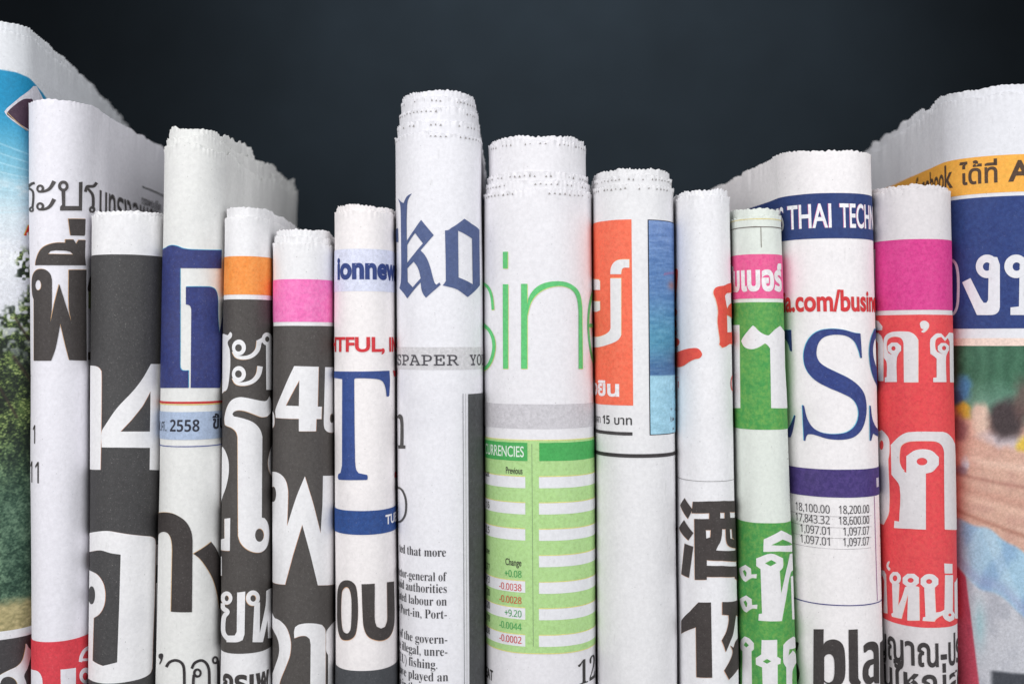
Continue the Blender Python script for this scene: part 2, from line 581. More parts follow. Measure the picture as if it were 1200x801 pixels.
class Art:
    def __init__(s, p, parent, org):
        s.p = p; s.parent = parent; s.org = org; s.k = 0

    def _lv(s, lvl):
        s.k += 1
        return LVL + lvl * 0.22 + (s.k % 14) * 0.011

    def poly(s, name, rgb, shapes, lvl=1, second=None, fringe=None, paper=False, fleck=0.5):
        """shapes: list of (outer, hole, hole...) in photograph coordinates"""
        mat = mat_paper(rgb) if paper else mat_ink(rgb, second, fleck)
        for sh in shapes:                       # every printed shape is a piece of its own
            bm = bmesh.new()
            loops = sh if isinstance(sh, tuple) else (sh,)
            add_loops(bm, [[s.p.inv(x, y) for x, y in dens(ease(lp))] for lp in loops])
            lv = s._lv(lvl)
            if fringe:
                b2 = bm.copy()
                for v in b2.verts:
                    v.co.x += fringe[1]; v.co.y += fringe[2]
                cut_and_map(s.p, b2, lv - 0.07, 'colour_fringe', mat_ink(fringe[0]), s.parent, s.org)
                b2.free()
            cut_and_map(s.p, bm, lv, name, mat, s.parent, s.org)
            bm.free()

    def band(s, name, rgb, y0, y1, x0=None, x1=None, lvl=0, second=None, paper=False, fleck=0.5):
        mat = mat_paper(rgb) if paper else mat_ink(rgb, second, fleck)
        a0 = s.p.A[0] + 2 if x0 is None else s.p.inv(x0, (y0 + y1) / 2)[0]
        a1 = s.p.A[-1] - 2 if x1 is None else s.p.inv(x1, (y0 + y1) / 2)[0]
        bm = bmesh.new()
        Y0, Y1 = 400.5 - y0, 400.5 - y1
        n = 40
        # slightly uneven printed edge
        xs = np.linspace(a0, a1, n)
        top = [(x, Y0 + 0.25 * (vnoise(x / 9.0, 3.0, s.k) - 0.5)) for x in xs]
        bot = [(x, Y1 + 0.25 * (vnoise(x / 9.0, 8.0, s.k) - 0.5)) for x in xs[::-1]]
        bm.faces.new([bm.verts.new((float(x), float(y), 0)) for x, y in top + bot])
        o = cut_and_map(s.p, bm, s._lv(lvl), name, mat, s.parent, s.org)
        bm.free()
        return o

    def text(s, name, rgb, body, x, base, h, x1=None, pre='', post='', ref='H', bold=0.0, sx=1.0, lvl=2, align='L', cut=None, second=None, fringe=None, paper=False, track=1.0):
        """flat lettering. x (and x1): where `body` starts (and ends); pre/post run on round the folds"""
        mat = mat_paper(rgb) if paper else mat_ink(rgb, second)
        rv = text_mesh(ref, 0, 1)[0]
        ph = max(v[1] for v in rv) - min(0, min(v[1] for v in rv))
        k = h / ph
        wpre = text_mesh(pre + body, bold, track)[2] - text_mesh(body, bold, track)[2] if pre else 0.0
        wb = text_mesh(body, bold, track)[2]
        V, F, _ = text_mesh(pre + body + post, bold, track)
        a0, Y = s.p.inv(x, base)
        Y = (400.5 - base) if s.flatY else Y
        if x1 is not None:
            a1 = s.p.inv(x1, base)[0]
            sx_ = (a1 - a0) / (wb * k)
        else:
            sx_ = sx
        if align == 'R':
            a0 = a0 - wb * k * sx_
        bm = bmesh.new()
        vs = [bm.verts.new((a0 + (v[0] - wpre) * k * sx_, Y + v[1] * k, 0)) for v in V]
        for f in F:
            try:
                bm.faces.new([vs[i] for i in f])
            except ValueError:
                pass
        if cut is None:
            cut = True
        lv = s._lv(lvl)
        if fringe:
            b2 = bm.copy()
            for v in b2.verts:
                v.co.x += fringe[1]; v.co.y += fringe[2]
            cut_and_map(s.p, b2, lv - 0.07, 'colour_fringe', mat_ink(fringe[0]), s.parent, s.org, cut)
            b2.free()
        o = cut_and_map(s.p, bm, lv + (0 if cut else 0.15), name, mat, s.parent, s.org, cut)
        bm.free()
        return o
    flatY = True

    def picture(s, name, fn, a0, a1, y0, y1, step=1.0, lvl=0):
        """a printed photograph: fn(px, py) gives its sRGB colours"""
        p = s.p
        aa = np.unique(np.concatenate([np.arange(a0, a1, step), p.A[(p.A > a0) & (p.A < a1)], [a1]]))
        yy = np.unique(np.concatenate([np.arange(400.5 - y1, 400.5 - y0, step), [400.5 - y0], p.rows[(p.rows > 400.5 - y1) & (p.rows < 400.5 - y0)]]))
        AA, YY = np.meshgrid(aa, yy, indexing='ij')
        P, n = p.S(AA.ravel(), YY.ravel(), 0.0, LVL + lvl * 0.22)
        # where each printed point falls in the photograph
        Xp, Zp = P[:, 0] / U, P[:, 1] / U
        # unrolled coordinate past the fold keeps running on
        px = 600 + Xp / (1 + Zp / D)
        il, ih = p.A[p.va], p.A[p.vb]
        a_ = AA.ravel()
        pxl = 600 + ((lambda q: q[0, 0] / U / (1 + q[0, 1] / U / D))(p.S(np.array([il]), np.array([0.0]))[0]))
        pxh = 600 + ((lambda q: q[0, 0] / U / (1 + q[0, 1] / U / D))(p.S(np.array([ih]), np.array([0.0]))[0]))
        px = np.where(a_ < il, pxl + (a_ - il), np.where(a_ > ih, pxh + (a_ - ih), px))
        py = 400.5 - YY.ravel()
        rgb = np.clip(fn(px, py), 0, 255)
        o = new_obj(name, (P - s.org).tolist(), grid_faces(len(aa), len(yy)), mat_photo(), s.parent, normals=n)
        ca = o.data.color_attributes.new('print', 'FLOAT_COLOR', 'POINT')
        v = rgb / 255.0
        l = np.where(v <= 0.04045, v / 12.92, ((v + 0.055) / 1.055) ** 2.4)
        l = np.concatenate([l, np.ones((len(l), 1))], 1)
        ca.data.foreach_set('color', l.ravel().astype(np.float32))
        return o


def ease(lp, n=4):
    """round the gentle turns of an outline, keep its corners"""
    m = len(lp)
    if m < 8:
        return lp
    pt = [Vector(q) for q in lp]
    soft = []
    for i in range(m):
        a, b, c = pt[i - 1], pt[i], pt[(i + 1) % m]
        u, v = b - a, c - b
        lu, lv = u.length, v.length
        if lu < 1e-6 or lv < 1e-6:
            soft.append(False); continue
        ang = abs(math.degrees(math.atan2(u.x * v.y - u.y * v.x, u.dot(v))))
        soft.append(3 < ang < 40 and max(lu, lv) / min(lu, lv) < 4.5)
    out = []
    for i in range(m):
        p1, p2 = pt[i], pt[(i + 1) % m]
        out.append(tuple(p1))
        if not (soft[i] or soft[(i + 1) % m]):
            continue
        L = (p2 - p1).length
        if L < 0.4:
            continue
        d = (p2 - p1)
        t1 = ((p2 - pt[i - 1]).normalized() * L) if soft[i] else d
        t2 = ((pt[(i + 2) % m] - p1).normalized() * L) if soft[(i + 1) % m] else d
        for k in range(1, n):
            t = k / n
            h = (2 * t ** 3 - 3 * t * t + 1) * p1 + (t ** 3 - 2 * t * t + t) * t1 + (-2 * t ** 3 + 3 * t * t) * p2 + (t ** 3 - t * t) * t2
            out.append(tuple(h))
    return out


def dens(lp, m=14.0):
    out = []
    for i in range(len(lp)):
        a = lp[i]; b = lp[(i + 1) % len(lp)]
        d = math.hypot(b[0] - a[0], b[1] - a[1])
        n = max(1, int(d / m))
        for k in range(n):
            out.append((a[0] + (b[0] - a[0]) * k / n, a[1] + (b[1] - a[1]) * k / n))
    return out


TM = {}


def text_mesh(body, bold, track):
    key = (body, bold, track)
    if key not in TM:
        c = bpy.data.curves.new('lettering', 'FONT')
        c.body = body; c.size = 1; c.offset = bold; c.resolution_u = 5
        c.space_character = track
        o = bpy.data.objects.new('lettering', c)
        COL.objects.link(o)
        me = o.to_mesh()
        V = [v.co[:] for v in me.vertices]
        F = [tuple(q.vertices) for q in me.polygons]
        o.to_mesh_clear()
        bpy.data.objects.remove(o); bpy.data.curves.remove(c)
        # advance width measured with an end mark
        w = max(v[0] for v in V) if V else 0
        TM[key] = (V, F, w)
    return TM[key]


def serif(t):
    out = ''
    for ch in t:
        if 'A' <= ch <= 'Z': out += chr(0x1D400 + ord(ch) - 65)
        elif 'a' <= ch <= 'z': out += chr(0x1D41A + ord(ch) - 97)
        elif '0' <= ch <= '9': out += chr(0x1D7CE + ord(ch) - 48)
        else: out += ch
    return out


def sans(t, bold=False):
    return ''.join(chr((0x1D7EC if bold else 0x1D7E2) + ord(ch) - 48) if '0' <= ch <= '9' else ch for ch in t)


def mono(t):
    return ''.join(chr(0x1D670 + ord(ch) - 65) if 'A' <= ch <= 'Z' else ch for ch in t)


def ring(c, ro, ri, off=(0, 0), n=22, ph=0):
    return (ell(c[0], c[1], ro[0], ro[1], n, ph), ell(c[0] + off[0], c[1] + off[1], ri[0], ri[1], max(8, n - 6), ph))


# ------------------------------------------------------------ setting
def box_mesh(name, x0, x1, y0, y1, z0, z1, mat, kind='structure', bevel=0.0):
    bm = bmesh.new()
    bmesh.ops.create_cube(bm, size=1)
    for v in bm.verts:
        v.co = Vector(((x0 + x1) / 2 + v.co.x * (x1 - x0), (y0 + y1) / 2 + v.co.y * (y1 - y0), (z0 + z1) / 2 + v.co.z * (z1 - z0)))
    if bevel:
        bmesh.ops.bevel(bm, geom=bm.edges[:], offset=bevel, segments=2, affect='EDGES')
    me = bpy.data.meshes.new(name); bm.to_mesh(me); bm.free()
    me.materials.append(mat)
    o = bpy.data.objects.new(name, me); COL.objects.link(o)
    o['kind'] = kind
    return o


box_mesh('tabletop', -1.2, 1.2, -0.30, 2.6, -0.04, 0.0, mat_plain('dark_table', (0.020, 0.021, 0.023), 0.5, 0.3, 14), bevel=0.003)
box_mesh('backdrop', -4.0, 4.0, 2.70, 2.74, -1.2, 3.6, mat_plain('slate_backdrop', (0.0140, 0.0188, 0.0240), 0.9, 0.16, 3))

DARK = (72, 69, 67)
W1 = (226, 225, 230)

# ------------------------------------------------------------ newspapers
META = {
    0: ('folded newspaper at the far left printed with sky and a green tree', (222, 224, 228)),
    1: ('tall newspaper with big dark Thai headline on white above a red foot band', (226, 224, 231)),
    2: ('newspaper with white top and a large white 14 on dark grey', (230, 229, 231)),
    3: ('tall off-white newspaper with large navy blue shape and pale blue date strip', (223, 223, 221)),
    4: ('narrow newspaper with an orange band over white Thai letters on dark grey', (229, 228, 230)),
    5: ('newspaper with a light pink band and white 4 on dark grey', (229, 228, 230)),
    6: ('newspaper with red TFUL line, blue serif T and black OU', (236, 231, 231)),
    7: ('tallest central newspaper with blue blackletter ko and a grey SPAPER strip', (228, 227, 232)),
    8: ('wide central newspaper with thin green sine lettering and green currency table', (227, 225, 229)),
    9: ('newspaper with orange-red block and blue picture on its white cover', (226, 225, 227)),
    10: ('white newspaper with red brush strokes above black Chinese character and numeral 1', (230, 229, 232)),
    11: ('shortest narrow newspaper with pink band above two green printed blocks', (219, 224, 217)),
    12: ('newspaper with navy THAI TECH strip, big blue serif S and black blan', (234, 230, 231)),
    13: ('newspaper with magenta band over red field of white Thai lettering', (216, 211, 213)),
    14: ('thick newspaper at the far right with yellow strip, blue band and blurred photograph', (222, 222, 227)),
}
# layers: (top in the photograph, inset, perforated rim with painted shade)   outermost first
LAYERS = {
    0: [(31, 0, 0), (20, 2.5, 0)],
    1: [(117, 0, 0), (121, 2.2, 0)],
    2: [(250, 0, 0), (247, 2.2, 0)],
    3: [(171, 0, 0), (160, 2.4, 0), (149, 4.6, 0)],
    4: [(254, 0, 0), (243, 2.2, 0)],
    5: [(284, 0, 0), (277, 2.0, 0), (269, 4.0, 0)],
    6: [(246, 0, 0), (240, 2.2, 0)],
    7: [(155, 0, 1), (141, 2.6, 1), (125, 4.8, 1), (112, 7.0, 1), (105, 8.6, 0)],
    8: [(222, 0, 1), (211, 2.0, 1), (201, 4.0, 1), (163, 6.2, 1), (158, 8.4, 0)],
    9: [(216, 0, 1), (205, 2.0, 1), (197, 4.4, 0)],
    10: [(228, 0, 0), (221, 2.4, 0)],
    11: [(252, 0, 0), (244, 2.0, 0)],
    12: [(176, 0, 0), (180, 2.2, 0)],
    13: [(221, 0, 0), (216, 2.2, 0)],
    14: [(108, 0, 0), (97, 2.6, 0)],
}
SAG = {0: 6, 1: 4, 3: 2, 12: 8, 14: 14, 4: 0}
RAG = {3: 2.6, 0: 0.9, 14: 1.5, 1: 0.9}
MAT_NOTCH_SHADE = mat_ink((150, 145, 143), None, 0.2)  # ink shader reused as the painted shade of the rim notches
MAT_SCUFF = mat_ink((96, 92, 92), None, 0.4)


def scuffs(p, parent, org, seed, y0, y1, n, side):
    """ink rubbed off the neighbours: small flecks along the turn of the fold"""
    rnd = random.Random(seed)
    V = []; F = []
    e = p.A[p.vb] if side > 0 else p.A[p.va]
    for _ in range(n):
        a = e - side * abs(rnd.gauss(0, 5.0)) + rnd.uniform(0, 2) * side
        yc = 0.5 * (y0 + y1) + rnd.choice((-1, -0.4, 0.2, 0.9)) * 0.32 * (y1 - y0) + rnd.gauss(0, 0.10 * (y1 - y0))
        Y = 400.5 - yc
        r = rnd.uniform(0.25, 1.0)
        m = rnd.randint(5, 7)
        pts = [(a, Y)] + [(a + r * rnd.uniform(.4, 1.1) * math.cos(6.283 * q / m), Y + r * rnd.uniform(.6, 2.4) * math.sin(6.283 * q / m)) for q in range(m)]
        P, nn = p.S(np.array([q[0] for q in pts]), np.array([q[1] for q in pts]), 0.0, LVL + 0.15)
        b = len(V); V += (P - org).tolist()
        F += [(b, b + 1 + q, b + 1 + (q + 1) % m) for q in range(m)]
    o = new_obj('ink_scuffs', V, F, MAT_SCUFF, parent)
    o['kind'] = 'stuff'


arts = {}
for k, p in papers.items():
    label, rgb = META[k]
    cx, w = p.cxw(-400)
    e = bpy.data.objects.new('newspaper', None)
    e.empty_display_size = 0.02
    COL.objects.link(e)
    org = np.array([float(cx) * U, p.L * 0.5 * U, 0.0])
    e.location = tuple(org)
    e['label'] = label; e['category'] = 'newspaper'; e['group'] = 'folded newspapers standing upright in a row'
    mp = mat_paper(rgb)
    outer = None
    for li, (yt, ins, perf) in enumerate(LAYERS[k]):
        nm = 'outer_sheet' if li == 0 else 'inner_sheet'
        o, a, edge = sheet(p, nm, e, mp, yt, ins, k * 11 + li, teeth=1.0 if p.L < 400 else 0.6, rag=RAG.get(k, 0.8),
                           sag=SAG.get(k, 2), flare=(1.7 if perf else 1.15) if k not in (1, 12) else 0.5, org=org, pitch=5.6 + (k % 3) * 0.5)
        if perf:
            perforation_shades(p, o, MAT_NOTCH_SHADE, yt, ins, k * 5 + li, org, pitch=5.6 + (k % 3) * 0.5)
        if li == 0:
            outer = o
    # the packed pages inside
    top = min(l[0] for l in LAYERS[k]); ins0 = LAYERS[k][-1][1]
    w0 = p.cw[0][1]
    V = []; F = []
    m = 0
    ins = ins0 + 2.4
    Aj = p.A
    while ins < w0 - 3 and m < 9:
        Yt = 400.5 - top - 2.5 - 2.5 * vnoise(m * 1.7, k * 3.1, 5) - SAG.get(k, 2) * p.t ** 1.2
        rr = [np.full_like(Aj, -BASE), Yt - 60, Yt - 12, Yt + 1.2 * (vnoise(Aj / 9, Aj * 0, m) - 0.5)]
        st = np.stack([p.S(Aj, y, ins)[0] for y in rr] + [p.S(Aj, rr[-1] - 0.2, ins + 0.9)[0], p.S(Aj, rr[-1] - 30, ins + 0.9)[0]], 1)
        b = len(V)
        V += (st.reshape(-1, 3) - org).tolist()
        F += [[q + b for q in f] for f in grid_faces(len(Aj), 6)]
        ins += 3.0; m += 1
    ip = new_obj('inner_pages', V, F, mp, e)
    ip['kind'] = 'stuff'
    arts[k] = Art(p, outer, org)
    for (kk, y0, y1, n, sd) in ((1, 470, 740, 90, 1), (1, 420, 740, 50, -1), (9, 560, 790, 90, -1), (9, 545, 800, 120, 1), (3, 560, 790, 40, 1), (8, 540, 760, 40, 1),
                                (10, 460, 560, 40, -1), (11, 505, 610, 30, 1), (12, 600, 790, 30, 1), (6, 350, 780, 30, 1), (7, 300, 700, 30, -1), (2, 620, 790, 30, 1)):
        if kk == k:
            scuffs(p, outer, org, k * 7 + sd, y0, y1, n, sd)

WHITE_P = {k: META[k][1] for k in META}


def cr(f, *loops, s=None):
    """crop-space loops -> one shape"""
    t = tuple(f(l) for l in loops)
    return t


# ---- newspaper 0: landscape
A = arts[0]; p = papers[0]


def blend(c, m, col):
    m = np.clip(m, 0, 1)[:, None]
    return c * (1 - m) + np.array(col, float) * m


def sstep(x, a, b):
    t = np.clip((x - a) / (b - a), 0, 1)
    return t * t * (3 - 2 * t)


def landscape(x, y):
    n = len(x)
    c = np.tile(np.array([34, 140, 184.]), (n, 1))
    c = blend(c, sstep(y, 110, 205) * 0.85, (150, 198, 214))
    c = blend(c, sstep(y, 190, 255), (206, 220, 227))
    c = blend(c, sstep(y, 240, 300), (216, 218, 224))
    for k in range(9):
        yy = 150 + k * 9 + 26 * np.sin((x + 40) / 60.0 + k * 0.13)
        c = blend(c, np.exp(-((y - yy) / 0.9) ** 2) * 0.5 * sstep(y, 140, 170), (196, 226, 236))
    c = blend(c, sstep(fbm(x / 30, y / 16, 3), 0.50, 0.75) * sstep(y, 195, 225) * (1 - sstep(y, 300, 340)) * 0.7, (236, 238, 240))
    # tree
    edge = 372 - 0.9 * (x) + 34 * (fbm(x / 12, y / 12, 8) - 0.5) + 24 * (vnoise(x / 3, y / 3, 4) - 0.5)
    inside = sstep(y - edge, -14, 14)
    leaf = fbm(x / 2.6 + y / 5.0, y / 1.9 - x / 6.0, 11, 3)
    clump = fbm(x / 13, y / 15, 19, 3)
    dark = np.array([26, 36, 28.]); mid = np.array([84, 104, 56.]); lit = np.array([172, 184, 116.]); deep = np.array([34, 60, 48.])
    low = sstep(y + 40 * (clump - 0.5), 480, 600)[:, None]
    t = np.clip((leaf - 0.5) * 2.6 + (clump - 0.5) * 2.8 + 0.42, 0, 1)[:, None]
    g1 = dark * (1 - t) + mid * t
    g1 = g1 + (lit - g1) * np.clip((leaf[:, None] - 0.56) * 5, 0, 1) * np.clip((clump[:, None] - 0.38) * 4, 0, 1) * 0.85
    t2 = np.clip((leaf - 0.5) * 1.5 + (clump - 0.5) * 1.2 + 0.5, 0, 1)[:, None]
    g2 = deep * (1 - t2) + np.array([104, 132, 108.]) * t2
    g = g1 * (1 - low) + g2 * low
    hole = sstep(vnoise(x / 5, y / 5, 31), 0.52, 0.80) * (1 - sstep(y, 360, 450)) 
    inside = inside * (1 - hole * 0.9)
    sp = sstep(y, 283, 298) * (1 - sstep(y, 322, 330)) * sstep(x, 15, 24) * sstep(vnoise(x / 3.5, y / 3.5, 2), 0.45, 0.6)
    inside = np.maximum(inside, sp)
    c = c * (1 - inside[:, None]) + g * inside[:, None]
    for (x0, y0, x1, y1, wd) in ((16, 418, 40, 452, 2.2), (0, 455, 20, 490, 1.6), (18, 372, 34, 398, 1.5)):
        dx, dy = x1 - x0, y1 - y0; l2 = dx * dx + dy * dy
        tt = np.clip(((x - x0) * dx + (y - y0) * dy) / l2, 0, 1)
        dd = np.hypot(x - x0 - tt * dx, y - y0 - tt * dy)
        c = blend(c, np.exp(-(dd / wd) ** 2) * 0.8, (52, 42, 38))
    s = sstep(y + 8 * (fbm(x / 8, y / 8, 40) - 0.5), 700, 716)
    gr = fbm(x / 4, y / 2.5, 44, 3)
    sand = np.array([104, 100, 68.]) * (1 - gr[:, None]) * 1.2 + np.array([206, 190, 144.]) * gr[:, None]
    c = c * (1 - s[:, None]) + sand * s[:, None]
    # the arc across the top stays unprinted
    arc = np.interp(x, [-60, 0, 18, 34, 50, 64, 76, 84, 100, 160, 400], [79, 79, 79.5, 82.5, 91, 103, 116, 130, 152, 240, 560])
    c = blend(c, 1 - sstep(y, arc - 0.7, arc + 0.7), (220, 222, 226))
    return c


a_hi = p.A[p.ns + NN] + 330
arc_top = 79
A.picture('landscape_photo', landscape, p.A[p.ns] + 2, a_hi, 77, 744, 1.0)
A.poly('pictured_device', (214, 212, 220), [[(5, 131), (8, 127), (38, 101), (42, 101), (50, 116), (36, 128), (34, 154), (26, 150), (9, 137)]], lvl=2)
A.poly('pictured_device_screen', (70, 48, 66), [smooth_loop([(9, 131), (24, 118), (33, 116), (38, 120), (40, 152), (30, 150), (11, 137)])], lvl=3)
A.poly('pictured_device_edge', (190, 160, 120), [stroke([(8, 132), (18, 142), (31, 153)], 1.0)], lvl=4)
A.poly('red_letter', (200, 40, 40), [[(28, 276), (33, 264), (37, 264), (37, 276), (34, 276), (34, 271), (31, 273), (31, 276)]], lvl=2, fringe=((232, 196, 60), -0.8, 0.4))
A.band('white_rule', WHITE_P[0], 742, 752, lvl=1, paper=True)
A.band('dark_band', (64, 62, 64), 752, 960, lvl=1)
f = crop(0, 600, 4.005)
A.poly('headline', WHITE_P[0], [(f(smooth_loop([(-30, 790), (0, 762), (40, 740), (80, 720), (105, 690), (118, 640), (122, 615), (134, 632), (146, 652), (140, 690), (128, 730), (112, 765), (122, 800), (126, 860), (88, 860), (80, 800), (60, 775), (30, 770), (5, 790), (-10, 860), (-30, 860)])))], lvl=2, paper=True, fringe=((190, 150, 60), -0.5, 0))
A.poly('headline', (64, 62, 64), [f(rect(142, 700, 150, 735))], lvl=3)

# ---- newspaper 1
A = arts[1]; p = papers[1]; WP = WHITE_P[1]
f = crop(0, 200, 4.005)
TK = (74, 70, 70)
A.poly('headline', TK, [
    f(stroke([(128, 84), (148, 64), (166, 58)], 12)), f(stroke([(140, 84), (157, 98), (160, 130), (156, 172)], 10)),
    f(stroke([(184, 100), (210, 98), (236, 84), (256, 50)], (8, 19))), f(stroke([(184, 183), (210, 182), (236, 168), (256, 134)], (8, 19))),
    f([(288, 90), (306, 96), (306, 166), (370, 166), (370, 54), (387, 52), (385, 188), (282, 188), (282, 170), (291, 160)]),
    f(stroke([(400, 100), (408, 76), (424, 74), (440, 72), (452, 56)], 14)), f(stroke([(412, 84), (434, 112), (438, 150), (436, 180)], 12))], lvl=1)
A.poly('headline', TK, [cr(f, ell(152, 182, 11, 13), ell(152, 182, 4, 5)), cr(f, ell(193, 85, 18, 19), ell(192, 85, 8, 9)), cr(f, ell(193, 168, 18, 19), ell(192, 168, 8, 9)),
                        cr(f, ell(297, 73, 24, 26), ell(297, 73, 11, 12)), cr(f, ell(432, 182, 14, 16), ell(432, 182, 5, 7))], lvl=2)
A.text('headline', TK, 'มทรงอพยพ', 114.5, 247, 33, post='หลายที่ปรุง', ref='บ', bold=0.012, sx=0.86, lvl=1)
A.band('black_rule', (90, 88, 90), 187, 189, x0=167, x1=200, lvl=1)
A.text('small_print', (96, 93, 96), 'ทรงพระปรีชา', 166, 212, 9, ref='บ', bold=0.01, lvl=1)
A.text('small_print', (96, 93, 96), 'สามารถด้าน', 166, 230, 9, ref='บ', bold=0.01, lvl=1)
f = crop(0, 200, 4.005)
A.poly('headline', (66, 61, 60), [
    f([(320, 226), (402, 227), (400, 300), (396, 306), (330, 304)]),
    (f([(168, 444), (172, 420), (185, 385), (205, 360), (235, 345), (270, 338), (306, 338), (306, 323), (345, 323), (357, 343), (368, 325), (402, 326), (400, 400), (404, 444)]),
     f([(228, 391), (238, 378), (262, 374), (310, 376), (330, 381), (342, 393)])),
    (f([(160, 891), (160, 605), (153, 580), (151, 520), (157, 488), (172, 468), (195, 461), (220, 467), (238, 486), (245, 512), (244, 640), (238, 710), (256, 620), (278, 532), (306, 620), (334, 706), (323, 640), (322, 465), (406, 465), (407, 891), (325, 888), (307, 820), (283, 718), (262, 830), (241, 891)]),
     f(ell(182, 537, 14, 24)))], lvl=1, fringe=((210, 170, 130), -0.6, 0.4))
A.poly('side_print', (60, 52, 50), [f(smooth_loop([(445, 478), (428, 490), (417, 520), (413, 562), (445, 562)])), f([(413, 850), (440, 850), (440, 886), (413, 886)])], lvl=1)
A.poly('side_print', (120, 128, 84), [f(rect(416, 566, 438, 645))], lvl=1)
A.text('small_print', (60, 56, 56), sans('1'), 41, 566, 24, pre=sans('11'), ref='H', sx=0.62, lvl=1, post='')
A.text('small_print', (60, 56, 56), sans('1'), 38.5, 520, 21, ref='H', sx=0.6, lvl=1)
A.text('small_print', (60, 56, 56), '(6', 103.5, 470, 22, ref='H', sx=0.8, lvl=1)
A.text('small_print', (60, 56, 56), '(0', 103.5, 515, 24, ref='H', sx=0.8, lvl=1)
A.band('red_band', (212, 62, 74), 751.5, 960, lvl=1)
f = crop(0, 600, 4.005)
A.poly('headline', WP, [f(smooth_loop([(135, 728), (152, 735), (180, 743), (197, 765), (203, 801), (205, 900), (130, 900)])),
                        f([(284, 735), (354, 727), (354, 900), (286, 900)]),
                        cr(f, ell(400, 765, 30, 38), ell(397, 768, 12, 18)),
                        f(stroke([(374, 700), (380, 670), (395, 645), (420, 628)], 16)), f(stroke([(378, 690), (400, 690), (425, 686)], 12))], lvl=2, paper=True)

# ---- newspaper 2
A = arts[2]; p = papers[2]; WP = WHITE_P[2]
A.band('dark_field', (68, 67, 68), 298, 960, lvl=0, fleck=0.75)
f = crop(100, 400, 4.0); g = crop(95, 600, 4.0)
A.poly('headline', WP, [
    f(smooth_loop([(10, 112), (33, 113), (50, 115), (64, 121), (73, 133), (77, 155), (76, 300), (72, 598)], False, 3) + [(72, 600), (10, 596)]),
    (f([(307, 105), (375, 106), (362, 603), (298, 600), (300, 497), (77, 495), (76, 425), (95, 390), (150, 310), (225, 230), (270, 170)]),
     f([(304, 232), (300, 421), (165, 421), (215, 368), (268, 300)])),
], lvl=1, paper=True, fringe=((205, 150, 120), 0.6, 0))
A.poly('headline', WP, [
    (g([(10, 106), (44, 95), (120, 86), (180, 95), (250, 105), (322, 112), (336, 117), (345, 128), (347, 150), (343, 400), (335, 600), (331, 730), (322, 752), (300, 768), (260, 783), (190, 796), (130, 800), (90, 797), (50, 785), (10, 760)]),
     g([(16, 190), (46, 183), (92, 177), (140, 190), (186, 197), (180, 420), (170, 700), (104, 717), (57, 692), (62, 493), (88, 475), (108, 440), (115, 400), (113, 360), (103, 325), (80, 293), (50, 275), (16, 262)]),)
    , g(rect(352, 150, 356, 245)), g(rect(349, 330, 353, 640))], lvl=1, paper=True, fringe=((205, 150, 120), 0.6, 0))
A.poly('headline', (68, 67, 68), [g(ell(52, 387, 16, 42))], lvl=2)

# ---- newspaper 3
A = arts[3]; p = papers[3]; WP = WHITE_P[3]
NAVY = (46, 52, 106)
f = crop(150, 270, 4.005)
A.poly('headline', NAVY, [
    f([(150, 95), (178, 82), (190, 74), (210, 70), (235, 75), (260, 85), (300, 90), (438, 93), (436, 178), (246, 177), (244, 630), (246, 645), (252, 654), (260, 657), (284, 657), (284, 738), (150, 738)]),
    f([(272, 264), (380, 264), (402, 272), (414, 290), (419, 320), (419, 400), (424, 478), (436, 420), (447, 345), (475, 330), (475, 560), (445, 620), (428, 738), (294, 738), (297, 370), (292, 355), (283, 349), (272, 347)])],
    lvl=1, second=(54, 66, 128), fringe=((60, 170, 210), 0.5, 0.6))
A.band('red_rule', (196, 52, 54), 470.3, 473, lvl=1)
A.band('yellow_rule', (226, 200, 110), 473.2, 474.4, lvl=1)
A.band('pale_blue_strip', (168, 184, 210), 482.5, 515, lvl=1)
A.text('date_line', (44, 46, 60), sans('2558', True), 198.7, 505.5, 13.5, x1=233.6, pre='พ.ศ. ', ref='2', bold=0.0, lvl=2)
A.text('date_line', (44, 46, 60), 'ขึ้นค่ำ', 248, 503, 11.5, ref='บ', bold=0.03, sx=1.0, lvl=2)
A.band('blue_rule', (78, 90, 150), 522.4, 523.6, lvl=1)
BLK = (60, 55, 54)
f = crop(150, 600, 4.005)
A.poly('headline', BLK, [
    f([(100, 20), (130, 5), (150, 1), (175, 0), (200, 3), (222, 10), (248, 24), (270, 42), (287, 66), (298, 95), (303, 130), (300, 467), (202, 465), (207, 180), (205, 145), (198, 115), (185, 97), (170, 91), (158, 92), (145, 100), (135, 120), (100, 122)]),
    f([(307, 193), (388, 137), (405, 160), (420, 190), (436, 240), (450, 330), (436, 450), (426, 450), (415, 380), (395, 310), (365, 255), (335, 215)])],
    lvl=1, fringe=((220, 180, 130), -0.7, 0.3))
A.poly('headline', (48, 44, 46), [
    f(smooth_loop([(150, 662), (160, 660), (166, 670), (160, 695), (150, 712), (149, 706), (154, 690), (146, 680), (145, 668)])),
    f(stroke([(180, 724), (195, 702), (220, 693), (245, 700), (260, 720), (264, 760), (264, 860)], 13)),
    f(stroke([(299, 732), (312, 706), (340, 693), (362, 702), (376, 725), (381, 760), (381, 860)], 13))], lvl=1)
A.poly('headline', (48, 44, 46), [cr(f, ell(325, 752, 20, 22), ell(326, 752, 9, 11)), f(stroke([(309, 760), (306, 800), (306, 860)], 13)),
                                   cr(f, ell(408, 692, 15, 19), ell(408, 692, 6, 9)), f(stroke([(421, 694), (424, 740), (424, 860)], 12))], lvl=2)

